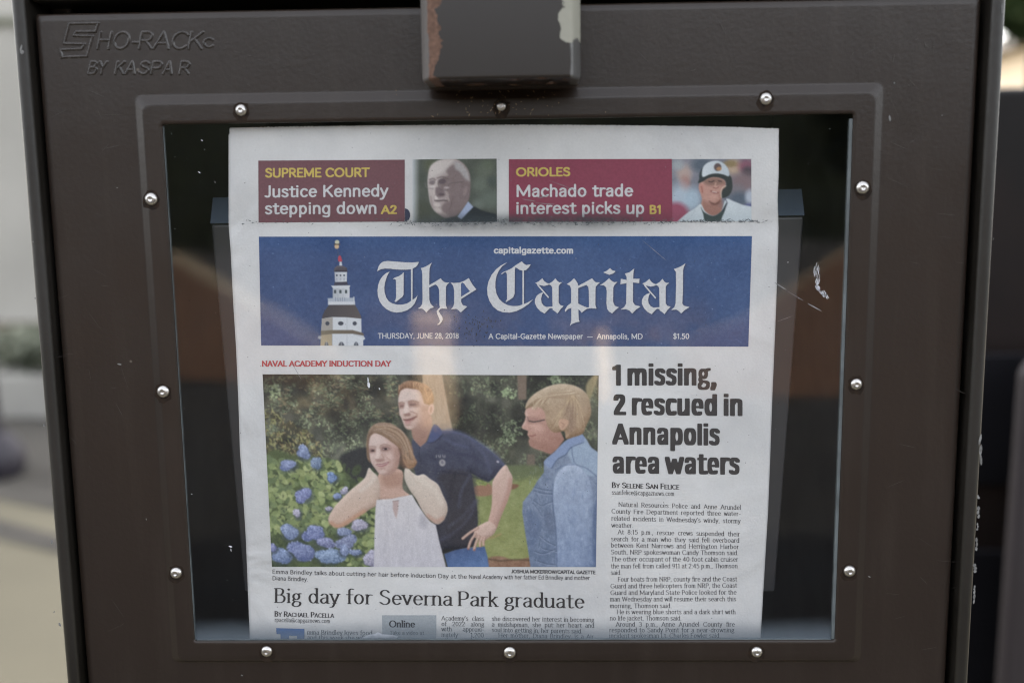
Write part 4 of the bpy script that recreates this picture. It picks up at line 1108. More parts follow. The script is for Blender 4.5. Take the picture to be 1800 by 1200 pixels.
# pale wall on the left, sunlit building on the right
M_stucco = noise_mat('pale_stucco', (0.33, 0.315, 0.285), (0.42, 0.40, 0.365), 0.8, (0.8, 0.95), 0.2, 40, dist=0.003)
M_cope = noise_mat('mossy_coping', (0.10, 0.11, 0.07), (0.17, 0.17, 0.12), 3, (0.8, 0.95))
YW = float(ground(15, 566)[1])
zt = float(at(10, 44, YW)[2])
wl = empty('building', (-4, YW, 0), 'pale rendered building with a dark mossy ledge behind the left edge, raised out of view for shade', 'building')
MB().box(-11, -0.6, YW, YW + 4, 0, 10.7).build('wall', M_stucco, wl)  # unseen height above the ledge added to shade the pavement and box
MB().box(-11.05, -0.55, YW - 0.05, YW - .002, zt, zt + 0.06).build('string_course', M_cope, wl, bevel=0.01)
M_beige = noise_mat('beige_render', (0.66, 0.54, 0.40), (0.76, 0.64, 0.48), 0.7, (0.8, 0.9))
M_roof = noise_mat('roof_slate', (0.08, 0.08, 0.09), (0.13, 0.12, 0.12), 2, (0.7, 0.8))
hb = empty('house', (8.5, 14, 0), 'warm beige house wall glowing behind the dark box at the top right', 'house')
zb = float(at(1785, 86, 10.6)[2])
MB().box(5.2, 12, 10.2, 20, 0, zb).build('wall', M_beige, hb)
MB().box(5.0, 12.2, 10.0, 20.2, zb, zb + 0.12).build('roof', M_roof, hb)

# dark bollard at the left edge
M_dark = noise_mat('dark_paint', (0.016, 0.013, 0.020), (0.026, 0.022, 0.030), 6, (0.4, 0.6))


def lathe(prof, c, n=20):
    v, f = [], []
    for r, z in prof: v += [(c[0] + r * math.cos(a), c[1] + r * math.sin(a), c[2] + z) for a in np.linspace(0, 2 * math.pi, n, endpoint=False)]
    for k in range(len(prof) - 1):
        f += [(k * n + i, k * n + (i + 1) % n, (k + 1) * n + (i + 1) % n, (k + 1) * n + i) for i in range(n)]
    f.append(tuple(range((len(prof) - 1) * n, len(prof) * n)))
    return v, f


gb = ground(-6, 838)
bo = empty('bollard', tuple(gb), 'dark purple bollard with a bulging foot at the left edge', 'bollard')
ppm = FPX / np.linalg.norm(gb - CAM)
m = MB(); m.add(*lathe([(16 / ppm, 0.10), (13 / ppm, 0.32), (12 / ppm, 0.92), (15 / ppm, 0.95), (15 / ppm, 1.0), (5 / ppm, 1.04)], gb)); m.build('post', M_dark, bo, smooth=True)
m = MB(); m.add(*lathe([(34 / ppm, 0.0), (46 / ppm, 0.05), (44 / ppm, 0.11), (30 / ppm, 0.17), (16 / ppm, 0.20)], gb)); m.build('foot', M_dark, bo, smooth=True)

M_plant = noise_mat('grey_green_leaf', (0.10, 0.115, 0.085), (0.20, 0.21, 0.16), 3, (0.7, 0.8), spec=.1)
M_stone = noise_mat('pale_stone', (0.26, 0.25, 0.23), (0.36, 0.35, 0.32), 2, (0.8, 0.9))
g0 = ground(30, 738); yp = float(g0[1])
xa_, xb_ = float(at(-60, 700, yp)[0]), float(at(300, 700, yp)[0]); zp = float(at(30, 662, yp)[2]); zq = float(at(30, 590, yp)[2])
pt = empty('planter', ((xa_ + xb_) / 2, yp + .2, 0), 'low pale stone planter with grey green plants in front of the pale building', 'planter')
MB().box(xa_, xb_, yp, yp + .45, 0.005, zp).build('trough', M_stone, pt, bevel=.01)
v, f = leaf_cards(1500, ((xa_ + xb_) / 2, yp + .22, (zp + zq) / 2), ((xb_ - xa_) / 2, .24, (zq - zp) * .62), .035, 71); mesh_obj('foliage', v, f, M_plant, pt)

# neighbours on the right
M_nb = noise_mat('neighbour_brown', (0.005, 0.004, 0.004), (0.012, 0.007, 0.006), 5, (0.5, 0.6), spec=.2)
M_nbwin = noise_mat('neighbour_window', (0.004, 0.004, 0.006), (0.006, 0.006, 0.009), 4, (0.5, 0.6), spec=.2)
M_mauve = noise_mat('mauve_plastic', (0.021, 0.016, 0.019), (0.027, 0.021, 0.024), 4, (0.5, 0.6))
yn = 0.95
xl, zt2 = float(at(1690, 600, yn)[0]), float(at(1780, 152, yn)[2])
nb = empty('news_rack', (xl + .3, yn + .2, 0), 'dark brown newspaper rack standing behind the right edge of the brown box', 'news rack')
MB().box(xl, xl + .6, yn, yn + .45, 0.05, zt2).build('cabinet', M_nb, nb, bevel=0.012)
z0, z1 = float(at(1780, 850, yn)[2]), float(at(1780, 620, yn)[2])
MB().box(xl + .02, xl + .55, yn - .008, yn + .004, z0, z1).build('window', M_nbwin, nb, bevel=0.004)
z0, z1 = float(at(1780, 1200, yn)[2]), float(at(1780, 965, yn)[2])
MB().box(xl + .02, xl + .55, yn - .006, yn + .004, z0, z1).build('panel', M_nbwin, nb, bevel=0.004)
for dx in (.05, .55): MB().box(xl + dx - .03, xl + dx + .03, yn + .1, yn + .3, 0, .06).build('foot', M_nb, nb)
xm, zm = float(at(1779, 800, yn - .16)[0]), float(at(1790, 575, yn - .16)[2])
mv = empty('plastic_rack', (xm + .2, yn - .02, 0), 'mauve grey plastic leaflet rack at the right edge in front of the dark rack', 'leaflet rack')
m = MB(); m.prism([(xm, 0.0), (xm + .4, 0.0), (xm + .4, zm), (xm + .05, zm), (xm + .008, zm - .06)], 1, yn - .16, yn - .135); m.build('body', M_mauve, mv, bevel=0.012)
MB().box(xm + .06, xm + .36, yn - .166, yn - .156, zm - .35, zm - .05).build('door', M_nbwin, mv, bevel=.004)

# ------------------------------------------------------------------ the newspaper box
def paint_mat():
    m, nt, b = new_mat('brown_enamel')
    tc = N(nt, 'ShaderNodeTexCoord')
    n1 = N(nt, 'ShaderNodeTexNoise'); n1.inputs['Scale'].default_value = 7; n1.inputs['Detail'].default_value = 6
    n2 = N(nt, 'ShaderNodeTexNoise'); n2.inputs['Scale'].default_value = 420; n2.inputs['Detail'].default_value = 2
    n3 = N(nt, 'ShaderNodeTexNoise'); n3.inputs['Scale'].default_value = 26; n3.inputs['Detail'].default_value = 4
    vo = N(nt, 'ShaderNodeTexVoronoi'); vo.inputs['Scale'].default_value = 55
    for n in (n1, n2, n3, vo): nt.links.new(tc.outputs['Object'], n.inputs['Vector'])
    mx = N(nt, 'ShaderNodeMix', data_type='RGBA'); mx.inputs['A'].default_value = (0.0150, 0.0099, 0.0072, 1); mx.inputs['B'].default_value = (0.0240, 0.0160, 0.0118, 1)
    nt.links.new(n1.outputs['Fac'], mx.inputs['Factor'])
    # tiny pale nicks in the paint
    mr = N(nt, 'ShaderNodeMapRange'); mr.inputs['From Min'].default_value = 0.055; mr.inputs['From Max'].default_value = 0.03
    nt.links.new(vo.outputs['Distance'], mr.inputs['Value'])
    th = N(nt, 'ShaderNodeMath', operation='GREATER_THAN'); th.inputs[1].default_value = 0.62
    nt.links.new(n3.outputs['Fac'], th.inputs[0])
    mu = N(nt, 'ShaderNodeMath', operation='MULTIPLY'); nt.links.new(mr.outputs[0], mu.inputs[0]); nt.links.new(th.outputs[0], mu.inputs[1])
    mx2 = N(nt, 'ShaderNodeMix', data_type='RGBA'); mx2.inputs['B'].default_value = (0.10, 0.085, 0.07, 1)
    nt.links.new(mx.outputs['Result'], mx2.inputs['A']); nt.links.new(mu.outputs[0], mx2.inputs['Factor'])
    # rain streaks and grime
    mp_ = N(nt, 'ShaderNodeMapping'); mp_.inputs['Scale'].default_value = (75, 75, 7); nt.links.new(tc.outputs['Object'], mp_.inputs['Vector'])
    n6 = N(nt, 'ShaderNodeTexNoise'); n6.inputs['Scale'].default_value = 1.0; n6.inputs['Detail'].default_value = 7; n6.inputs['Roughness'].default_value = .65; nt.links.new(mp_.outputs[0], n6.inputs['Vector'])
    r6 = N(nt, 'ShaderNodeMapRange'); r6.inputs['From Min'].default_value = .5; r6.inputs['From Max'].default_value = .78; r6.inputs['To Max'].default_value = .28; nt.links.new(n6.outputs['Fac'], r6.inputs['Value'])
    m6 = N(nt, 'ShaderNodeMix', data_type='RGBA'); m6.inputs['B'].default_value = (0.050, 0.039, 0.031, 1); nt.links.new(mx2.outputs['Result'], m6.inputs['A']); nt.links.new(r6.outputs[0], m6.inputs['Factor'])
    # rust washed down below the handle
    cst = at(880, 172, 0); sub = N(nt, 'ShaderNodeVectorMath', operation='SUBTRACT'); sub.inputs[1].default_value = tuple(cst); nt.links.new(tc.outputs['Object'], sub.inputs[0])
    mul = N(nt, 'ShaderNodeVectorMath', operation='MULTIPLY'); mul.inputs[1].default_value = (24, 0, 75); nt.links.new(sub.outputs[0], mul.inputs[0])
    ln = N(nt, 'ShaderNodeVectorMath', operation='LENGTH'); nt.links.new(mul.outputs[0], ln.inputs[0])
    r7 = N(nt, 'ShaderNodeMapRange', interpolation_type='SMOOTHSTEP'); r7.inputs['From Min'].default_value = 1.15; r7.inputs['From Max'].default_value = .35; r7.inputs['To Max'].default_value = .85; nt.links.new(ln.outputs['Value'], r7.inputs['Value'])
    m7 = N(nt, 'ShaderNodeMix', data_type='RGBA'); m7.inputs['B'].default_value = (0.017, 0.0095, 0.0045, 1); nt.links.new(m6.outputs['Result'], m7.inputs['A']); nt.links.new(r7.outputs[0], m7.inputs['Factor'])
    nt.links.new(m7.outputs['Result'], b.inputs['Base Color'])
    mr2 = N(nt, 'ShaderNodeMapRange'); mr2.inputs['To Min'].default_value = 0.28; mr2.inputs['To Max'].default_value = 0.42
    nt.links.new(n3.outputs['Fac'], mr2.inputs['Value']); nt.links.new(mr2.outputs[0], b.inputs['Roughness'])
    b.inputs['Specular IOR Level'].default_value = 0.42
    ad = N(nt, 'ShaderNodeMath', operation='MULTIPLY_ADD'); ad.inputs[1].default_value = 0.07
    nt.links.new(n2.outputs['Fac'], ad.inputs[0]); nt.links.new(n1.outputs['Fac'], ad.inputs[2])
    bp = N(nt, 'ShaderNodeBump'); bp.inputs['Strength'].default_value = 0.4; bp.inputs['Distance'].default_value = 0.0026
    nt.links.new(ad.outputs[0], bp.inputs['Height']); nt.links.new(bp.outputs[0], b.inputs['Normal'])
    return m


M_paint = paint_mat()
M_cab = noise_mat('cabinet_enamel', (0.010, 0.0085, 0.0065), (0.016, 0.0135, 0.011), 9, (0.35, 0.5), 0.2, 300, dist=.0006)
M_inner = noise_mat('inner_black', (0.010, 0.010, 0.012), (0.016, 0.015, 0.017), 10, (0.5, 0.7))
dxl = (at(67, 15, 0)[0] + at(90, 400, 0)[0] + at(117, 800, 0)[0] + at(152, 1200, 0)[0]) / 4
dxr = (at(1718, 5, 0)[0] + at(1702, 400, 0)[0] + at(1690, 800, 0)[0] + at(1665, 1200, 0)[0]) / 4
LY = -0.006
oxl = (at(28, 2, LY)[0] + at(53, 400, LY)[0] + at(78, 800, LY)[0] + at(106, 1200, LY)[0]) / 4
oxr = (at(1763, 2, LY)[0] + at(1748, 400, LY)[0] + at(1730, 800, LY)[0] + at(1707, 1200, LY)[0]) / 4
dzt = at(900, 9, 0)[2]
dzb = 0.62
box = empty('newspaper_box', ((oxl + oxr) / 2, 0.2, 0), 'scuffed dark brown metal newspaper box with a riveted window in its door', 'newspaper box')
cab = MB()
lw = 0.0072
for s, xo in ((1, oxl), (-1, oxr)):
    xa, xb = sorted((xo, xo + s * lw)); cab.box(xa, xb, LY, 0.42, 0.10, 1.34)
    xa, xb = sorted((xo + s * lw, xo + s * (lw + 0.012))); cab.box(xa, xb, 0.020, 0.42, 0.10, 1.33)
xi0, xi1 = oxl + lw, oxr - lw
cab.box(xi0 + .001, xi1 - .001, 0.40, 0.42, 0.11, 1.33)
cab.box(xi0, xi1, -0.002, 0.41, dzt + 0.006, 1.335)
cab.box(xi0, xi1, 0.0, 0.41, 0.10, dzb - 0.005)
cabinet = cab.build('cabinet', M_cab, box, bevel=0.003, seg=3)
for sx in (oxl + .05, oxr - .05):
    MB().box(sx - .03, sx + .03, .05, .38, 0, .102).build('foot', M_paint, box)

# door: pressed frame rings
def ring(x0, x1, z0, z1, r, y, n=7):
    out = []
    for cx, cz, a0 in ((x1 - r, z1 - r, 0), (x0 + r, z1 - r, 90), (x0 + r, z0 + r, 180), (x1 - r, z0 + r, 270)):
        for a in np.radians(np.linspace(a0, a0 + 90, n)): out.append((cx + r * math.cos(a), y, cz + r * math.sin(a)))
    return out


RW, RZ = 0.190, 0.1536
ox0, ox1 = -0.1761, 0.1750
oz0, oz1 = ZC - 0.1405, ZC + 0.1390
RISE = -0.0021
def inset(d, y, r): return ring(-RW + d, RW - d, ZC - RZ + (d * .42 if 0 < d < .005 else d), ZC + RZ - d, r, y)
rings = [ring(dxl + .001, dxr - .001, dzb, dzt, 0.002, 0.010), ring(dxl, dxr, dzb, dzt, 0.002, 0.0012), ring(dxl + .0012, dxr - .0012, dzb + .0012, dzt - .0012, 0.002, 0.0),
         ring(dxl + .004, dxr - .004, dzb + .004, dzt - .004, 0.002, 0.0), inset(-0.0022, 0.0, 0.004), inset(-0.0012, 0.0, 0.004), inset(-0.0006, 0.0, 0.004), inset(0.0000, RISE * .03, 0.004), inset(0.0005, RISE * .12, 0.004), inset(0.0038, RISE * .88, 0.004), inset(0.0043, RISE * .97, 0.004), inset(0.0049, RISE, 0.004), inset(0.0056, RISE, 0.004), inset(0.0064, RISE, 0.004)]
o = lambda d, y: ring(ox0 + d, ox1 - d, oz0 + d, oz1 - d, 0.0012 + max(0, -d), y)
rings += [o(-0.002, RISE), o(-0.0007, RISE), o(-0.0001, RISE + .0005), o(0, RISE + .0010), o(0, RISE + .0019)]
dv = [p for r in rings for p in r]; n = len(rings[0]); df = []
for k in range(len(rings) - 1): df += [(k * n + i, (k + 1) * n + i, (k + 1) * n + (i + 1) % n, k * n + (i + 1) % n) for i in range(n)]
door = mesh_obj('door', dv, [q[::-1] for q in df], M_paint, box, smooth=True)

# rivets
M_steel, nt_, b_ = new_mat('bright_steel')
b_.inputs['Base Color'].default_value = (0.50, 0.485, 0.465, 1); b_.inputs['Metallic'].default_value = 1.0; b_.inputs['Roughness'].default_value = 0.30
n_ = N(nt_, 'ShaderNodeTexNoise'); n_.inputs['Scale'].default_value = 600; tc_ = N(nt_, 'ShaderNodeTexCoord'); nt_.links.new(tc_.outputs['Object'], n_.inputs['Vector'])
bp_ = N(nt_, 'ShaderNodeBump'); bp_.inputs['Strength'].default_value = 0.35; bp_.inputs['Distance'].default_value = 0.0006; nt_.links.new(n_.outputs['Fac'], bp_.inputs['Height']); nt_.links.new(bp_.outputs[0], b_.inputs['Normal'])
prof = [(0.0033, 0.0), (0.0033, 0.0003), (0.0030, 0.0009), (0.0024, 0.0015), (0.0015, 0.0019), (0.0009, 0.0019), (0.0007, 0.0016)]
rv, rf = lathe(prof, (0, 0, 0), 24)
rv = [(x, -z, y) for x, y, z in rv]; rf = [q[::-1] for q in rf]
riv = None
for k, (px, py) in enumerate([(424, 194), (881, 187), (1346, 174), (266, 350), (287, 688), (310, 1006), (1516, 330), (1505, 675), (1493, 1003), (469, 1144), (896, 1146), (1330, 1145)]):
    p = at(px, py, RISE)
    if riv is None:
        riv = mesh_obj('rivet', rv, rf, M_steel, door, smooth=True); r_ = riv
    else:
        r_ = riv.copy(); COL.objects.link(r_); r_.parent = door
    r_.location = tuple(p + np.array([0, -0.00002, 0])); r_.rotation_euler = (0, RNG.uniform(0, 6), 0)
    q_ = .72 if k == 1 else RNG.uniform(.93, 1.05); r_.scale = (q_, q_ * RNG.uniform(.85, 1.1), q_)

# maker's lettering pressed into the door, as a low relief
def relief(strokes, x0, y0, x1, y1, wd, hgt, k=2.0):
    w_, h_ = int((x1 - x0) * k), int((y1 - y0) * k)
    X, Y = np.meshgrid(np.arange(w_) / k + x0, np.arange(h_) / k + y0)
    D = np.full(X.shape, 1e9)
    for P in strokes:
        for a, b in zip(P[:-1], P[1:]):
            a, b = np.array(a, float), np.array(b, float); e = b - a; L = max(e @ e, 1e-9)
            t = np.clip(((X - a[0]) * e[0] + (Y - a[1]) * e[1]) / L, 0, 1)
            D = np.minimum(D, np.hypot(X - a[0] - t * e[0], Y - a[1] - t * e[1]))
    t = np.clip((wd / 2 + 1.2 - D) / (wd / 2 + 0.4), 0, 1); H = hgt * (t * t * (3 - 2 * t))
    P2 = np.stack([X.ravel(), Y.ravel()], 1)
    P3 = unproj(P2, 0.0); P3[:, 1] -= H.ravel() - 0.00004
    Fq = grid_faces(w_, h_); Hf = H.ravel()
    Fq = Fq[(Hf[Fq] > 0).any(1)]
    used = np.unique(Fq); mp = -np.ones(len(P3), int); mp[used] = np.arange(len(used))
    return P3[used], mp[Fq]


def letters(text, boxes, y0, y1, slant):
    out = []
    for ch, (xa, xb) in zip(text, boxes):
        e = SK[ch]; xs = []
        Ps = []
        for st in e[1:]:
            v = np.array(st[1:], float)
            if st[0] == 'a':
                t = np.radians(np.linspace(v[4], v[5], 40)); P = np.stack([v[0] + v[2] * np.cos(t), v[1] + v[3] * np.sin(t)], 1)
            elif st[0] == 'd': P = np.array([[v[0], v[1]], [v[0], v[1] + .5]])
            else:
                P = v.reshape(-1, 2); P = catmull(P) if st[0] == 'c' else P
            Ps.append(P)
        A = np.vstack(Ps); lo, hi = A[:, 0].min(), A[:, 0].max()
        for P in Ps:
            q = P.copy(); q[:, 0] = xa + (P[:, 0] - lo) / max(hi - lo, 1) * (xb - xa) + slant * P[:, 1] / 70 * (y1 - y0); q[:, 1] = y1 - P[:, 1] / 70 * (y1 - y0)
            out.append(q)
    return out


S1 = [(122, 42), (173, 41), (168, 56), (134, 56), (130, 63), (163, 64), (153, 99), (109, 101), (106, 88), (144, 86), (149, 78), (113, 77), (122, 42)]
st = [S1] + letters('HO-RACK', [(172, 191), (199, 224), (232, 242), (245, 266), (270, 296), (302, 326), (332, 354)], 57, 86, .18) + letters('C', [(359, 374)], 68, 83, 0)
st += letters('BYKASPAR', [(156, 168), (172, 184), (203, 216), (221, 236), (245, 259), (266, 281), (287, 301), (316, 331)], 109, 130, .2)
v_, f_ = relief(st, 98, 34, 388, 138, 4.6, 0.00055)
M_emblem_lit = noise_mat('highlit_enamel', (0.020, 0.016, 0.014), (0.042, 0.036, 0.033), 300, (0.2, 0.32))  # lighter colour stands in for sky highlights on the raised letters
mesh_obj('maker_emblem', v_, f_, M_emblem_lit, door, smooth=True)

# handle above the window
def handle_mat(x0, x1, zb):
    m, nt, b = new_mat('chipped_handle_paint')
    tc = N(nt, 'ShaderNodeTexCoord'); sp = N(nt, 'ShaderNodeSeparateXYZ'); nt.links.new(tc.outputs['Object'], sp.inputs[0])
    n1 = N(nt, 'ShaderNodeTexNoise'); n1.inputs['Scale'].default_value = 110; n1.inputs['Detail'].default_value = 5; nt.links.new(tc.outputs['Object'], n1.inputs['Vector'])
    n2 = N(nt, 'ShaderNodeTexNoise'); n2.inputs['Scale'].default_value = 520; n2.inputs['Detail'].default_value = 4; nt.links.new(tc.outputs['Object'], n2.inputs['Vector'])
    def mth(op, a, bb, c=None):
        q = N(nt, 'ShaderNodeMath', operation=op)
        for i, v in enumerate((a, bb, c)):
            if v is None: continue
            if isinstance(v, (int, float)): q.inputs[i].default_value = v
            else: nt.links.new(v, q.inputs[i])
        return q.outputs[0]
    nn = mth('MULTIPLY', mth('SUBTRACT', n1.outputs['Fac'], 0.5), 0.016)
    nf = mth('MULTIPLY', mth('SUBTRACT', n2.outputs['Fac'], 0.5), 0.004)
    wob = mth('ADD', nn, nf)
    left = mth('LESS_THAN', mth('ADD', mth('SUBTRACT', sp.outputs['X'], x0 + 0.0066), wob), 0)
    right = mth('MULTIPLY', mth('GREATER_THAN', mth('ADD', mth('SUBTRACT', sp.outputs['X'], x1 - 0.0052), wob), 0), mth('GREATER_THAN', mth('ADD', sp.outputs['Z'], wob), zb + 0.019))
    low = mth('LESS_THAN', mth('ADD', mth('SUBTRACT', sp.outputs['Z'], zb - 0.0006), mth('MULTIPLY', wob, .35)), 0)
    rust = N(nt, 'ShaderNodeMix', data_type='RGBA'); rust.inputs['A'].default_value = (0.030, 0.012, 0.006, 1); rust.inputs['B'].default_value = (0.22, 0.125, 0.085, 1); nt.links.new(n2.outputs['Fac'], rust.inputs['Factor'])
    c1 = N(nt, 'ShaderNodeMix', data_type='RGBA'); c1.inputs['A'].default_value = (0.0165, 0.0118, 0.0094, 1); nt.links.new(rust.outputs['Result'], c1.inputs['B']); nt.links.new(mth('MAXIMUM', left, low), c1.inputs['Factor'])
    bare = mth('MAXIMUM', mth('LESS_THAN', mth('ADD', mth('SUBTRACT', sp.outputs['X'], x0 + 0.0012), mth('MULTIPLY', wob, .28)), 0), mth('GREATER_THAN', mth('ADD', mth('SUBTRACT', sp.outputs['X'], x1 - 0.0007), mth('MULTIPLY', wob, .16)), 0))
    c15 = N(nt, 'ShaderNodeMix', data_type='RGBA'); c15.inputs['B'].default_value = (0.115, 0.115, 0.112, 1); nt.links.new(c1.outputs['Result'], c15.inputs['A']); nt.links.new(mth('MULTIPLY', bare, .8), c15.inputs['Factor']); c1 = c15
    c2 = N(nt, 'ShaderNodeMix', data_type='RGBA'); c2.inputs['B'].default_value = (0.30, 0.295, 0.245, 1); nt.links.new(c1.outputs['Result'], c2.inputs['A']); nt.links.new(right, c2.inputs['Factor'])
    nt.links.new(c2.outputs['Result'], b.inputs['Base Color'])
    msk = mth('MAXIMUM', mth('MAXIMUM', left, right), low)
    r = N(nt, 'ShaderNodeMapRange'); r.inputs['To Min'].default_value = .32; r.inputs['To Max'].default_value = .8; nt.links.new(msk, r.inputs['Value']); nt.links.new(r.outputs[0], b.inputs['Roughness'])
    bp = N(nt, 'ShaderNodeBump'); bp.inputs['Strength'].default_value = .6; bp.inputs['Distance'].default_value = .0006; bp.invert = True
    nt.links.new(mth('ADD', msk, mth('MULTIPLY', n2.outputs['Fac'], mth('MULTIPLY', msk, .6))), bp.inputs['Height']); nt.links.new(bp.outputs[0], b.inputs['Normal'])
    return m


HY = -0.034
hx0, hx1 = at(748, 70, HY)[0], at(1006, 70, HY)[0]
hz = at(880, 139, HY)[2]
h = MB()
h.prism([(hx0, HY), (hx1, HY), (hx1 + .0042, HY + .010), (hx1 + .0042, -0.001), (hx0 - .0030, -0.001), (hx0 - .0030, HY + .010)], 2, hz, hz + 0.11)
h.build('handle', handle_mat(hx0, hx1, hz), box, bevel=0.0016, seg=3)

# window pane with dust and scuffs
def pane_mat():
    m, nt, b = new_mat('acrylic_pane')
    nt.nodes.remove(b); out = nt.nodes['Material Output']
    tr = N(nt, 'ShaderNodeBsdfTransparent'); gl = N(nt, 'ShaderNodeBsdfGlossy'); gl.inputs['Roughness'].default_value = 0.02
    ge = N(nt, 'ShaderNodeNewGeometry'); dt = N(nt, 'ShaderNodeVectorMath', operation='DOT_PRODUCT'); nt.links.new(ge.outputs['Incoming'], dt.inputs[0]); nt.links.new(ge.outputs['True Normal'], dt.inputs[1])
    def mth(op, a, bb, c=None):
        q = N(nt, 'ShaderNodeMath', operation=op)
        for i_, v in enumerate((a, bb, c)):
            if v is None: continue
            if isinstance(v, (int, float)): q.inputs[i_].default_value = v
            else: nt.links.new(v, q.inputs[i_])
        return q.outputs[0]
    # Schlick's reflectance of a thin sheet, the same from both of its sides
    frs = mth('MULTIPLY_ADD', mth('POWER', mth('SUBTRACT', 1.0, mth('ABSOLUTE', dt.outputs['Value'], 0)), 5), 0.9, 0.064)
    tc = N(nt, 'ShaderNodeTexCoord'); sp = N(nt, 'ShaderNodeSeparateXYZ'); nt.links.new(tc.outputs['Object'], sp.inputs[0])
    nw = N(nt, 'ShaderNodeTexNoise'); nw.inputs['Scale'].default_value = 9; nw.inputs['Detail'].default_value = 2; nt.links.new(tc.outputs['Object'], nw.inputs['Vector'])
    bp = N(nt, 'ShaderNodeBump'); bp.inputs['Strength'].default_value = .15; bp.inputs['Distance'].default_value = .002; nt.links.new(nw.outputs['Fac'], bp.inputs['Height'])
    nt.links.new(bp.outputs[0], gl.inputs['Normal'])
    mx = N(nt, 'ShaderNodeMixShader'); nt.links.new(frs, mx.inputs[0]); nt.links.new(tr.outputs[0], mx.inputs[1]); nt.links.new(gl.outputs[0], mx.inputs[2])
    # dust: a thin film, thicker along the sill
    df = N(nt, 'ShaderNodeBsdfDiffuse'); df.inputs['Color'].default_value = (0.14, 0.17, 0.20, 1)
    n1 = N(nt, 'ShaderNodeTexNoise'); n1.inputs['Scale'].default_value = 22; n1.inputs['Detail'].default_value = 8; n1.inputs['Roughness'].default_value = .7; nt.links.new(tc.outputs['Object'], n1.inputs['Vector'])
    a = N(nt, 'ShaderNodeMapRange'); a.inputs['From Min'].default_value = .45; a.inputs['From Max'].default_value = .8; a.inputs['To Min'].default_value = .001; a.inputs['To Max'].default_value = .03; nt.links.new(n1.outputs['Fac'], a.inputs['Value'])
    zz = N(nt, 'ShaderNodeMath', operation='MULTIPLY_ADD'); zz.inputs[1].default_value = .008; nt.links.new(n1.outputs['Fac'], zz.inputs[0]); nt.links.new(sp.outputs['Z'], zz.inputs[2])
    s = N(nt, 'ShaderNodeMapRange', interpolation_type='SMOOTHSTEP'); s.inputs['From Min'].default_value = oz0 + .018; s.inputs['From Max'].default_value = oz0 + .003; s.inputs['To Min'].default_value = 0; s.inputs['To Max'].default_value = .62; nt.links.new(zz.outputs[0], s.inputs['Value'])
    ad = N(nt, 'ShaderNodeMath', operation='ADD'); nt.links.new(a.outputs[0], ad.inputs[0]); nt.links.new(s.outputs[0], ad.inputs[1])
    zc = float(at(1000, 386, PY)[2]); xa_, xb_ = float(at(640, 386, PY)[0]), float(at(1250, 386, PY)[0])
    n5 = N(nt, 'ShaderNodeTexNoise'); n5.inputs['Scale'].default_value = 130; n5.inputs['Detail'].default_value = 6; n5.inputs['Roughness'].default_value = .7; nt.links.new(tc.outputs['Object'], n5.inputs['Vector'])
    dz = mth('DIVIDE', mth('ADD', mth('SUBTRACT', sp.outputs['Z'], zc), mth('MULTIPLY', mth('SUBTRACT', n5.outputs['Fac'], .5), .003)), .0032)
    up_ = mth('POWER', 2.718, mth('MULTIPLY', mth('MULTIPLY', dz, dz), -1.0))
    sx_ = N(nt, 'ShaderNodeMapRange', interpolation_type='SMOOTHSTEP'); sx_.inputs['From Min'].default_value = xa_; sx_.inputs['From Max'].default_value = xa_ + .06; nt.links.new(sp.outputs['X'], sx_.inputs['Value'])
    sy_ = N(nt, 'ShaderNodeMapRange', interpolation_type='SMOOTHSTEP'); sy_.inputs['From Min'].default_value = xb_; sy_.inputs['From Max'].default_value = xb_ - .07; nt.links.new(sp.outputs['X'], sy_.inputs['Value'])
    band = mth('MULTIPLY', mth('MULTIPLY', up_, mth('MULTIPLY', sx_.outputs[0], sy_.outputs[0])), mth('MULTIPLY_ADD', n5.outputs['Fac'], 1.3, .02))
    m2 = N(nt, 'ShaderNodeMixShader'); nt.links.new(ad.outputs[0], m2.inputs[0]); nt.links.new(mx.outputs[0], m2.inputs[1]); nt.links.new(df.outputs[0], m2.inputs[2])
    d2 = N(nt, 'ShaderNodeBsdfDiffuse'); d2.inputs['Color'].default_value = (0.05, 0.06, 0.065, 1)
    m3 = N(nt, 'ShaderNodeMixShader'); nt.links.new(band, m3.inputs[0]); nt.links.new(m2.outputs[0], m3.inputs[1]); nt.links.new(d2.outputs[0], m3.inputs[2])
    nt.links.new(m3.outputs[0], out.inputs['Surface'])
    return m


PY = RISE + 0.0016
pane = MB().add([(ox0 - .006, PY, oz0 - .006), (ox1 + .006, PY, oz0 - .006), (ox1 + .006, PY, oz1 + .006), (ox0 - .006, PY, oz1 + .006)], [(0, 1, 2, 3)]).build('window_pane', pane_mat(), box)
M_edge = noise_mat('acrylic_edge', (0.075, 0.088, 0.092), (0.125, 0.145, 0.15), 60, (0.3, 0.5))
eg = MB(); eg.box(ox1 - .0017, ox1 - .0001, PY - .0008, PY + .0015, oz0 + .0005, oz1 - .0025); eg.box(ox0 + .0001, ox0 + .00035, PY - .0008, PY + .001, oz0 + .0005, oz1 - .001); eg.box(ox0 + .001, ox1 - .002, PY - .0008, PY + .001, oz0 + .0001, oz0 + .0003)
eg.build('pane_edge', M_edge, pane)
M_scuff = noise_mat('pale_scuff', (0.50, 0.52, 0.56), (0.75, 0.76, 0.80), 200, (0.5, 0.6))
M_fleck = noise_mat('dull_fleck', (0.12, 0.12, 0.13), (0.26, 0.27, 0.28), 200, (0.6, 0.7))
M_speck = noise_mat('dark_speck', (0.02, 0.02, 0.025), (0.05, 0.05, 0.05), 200, (0.8, 0.9))


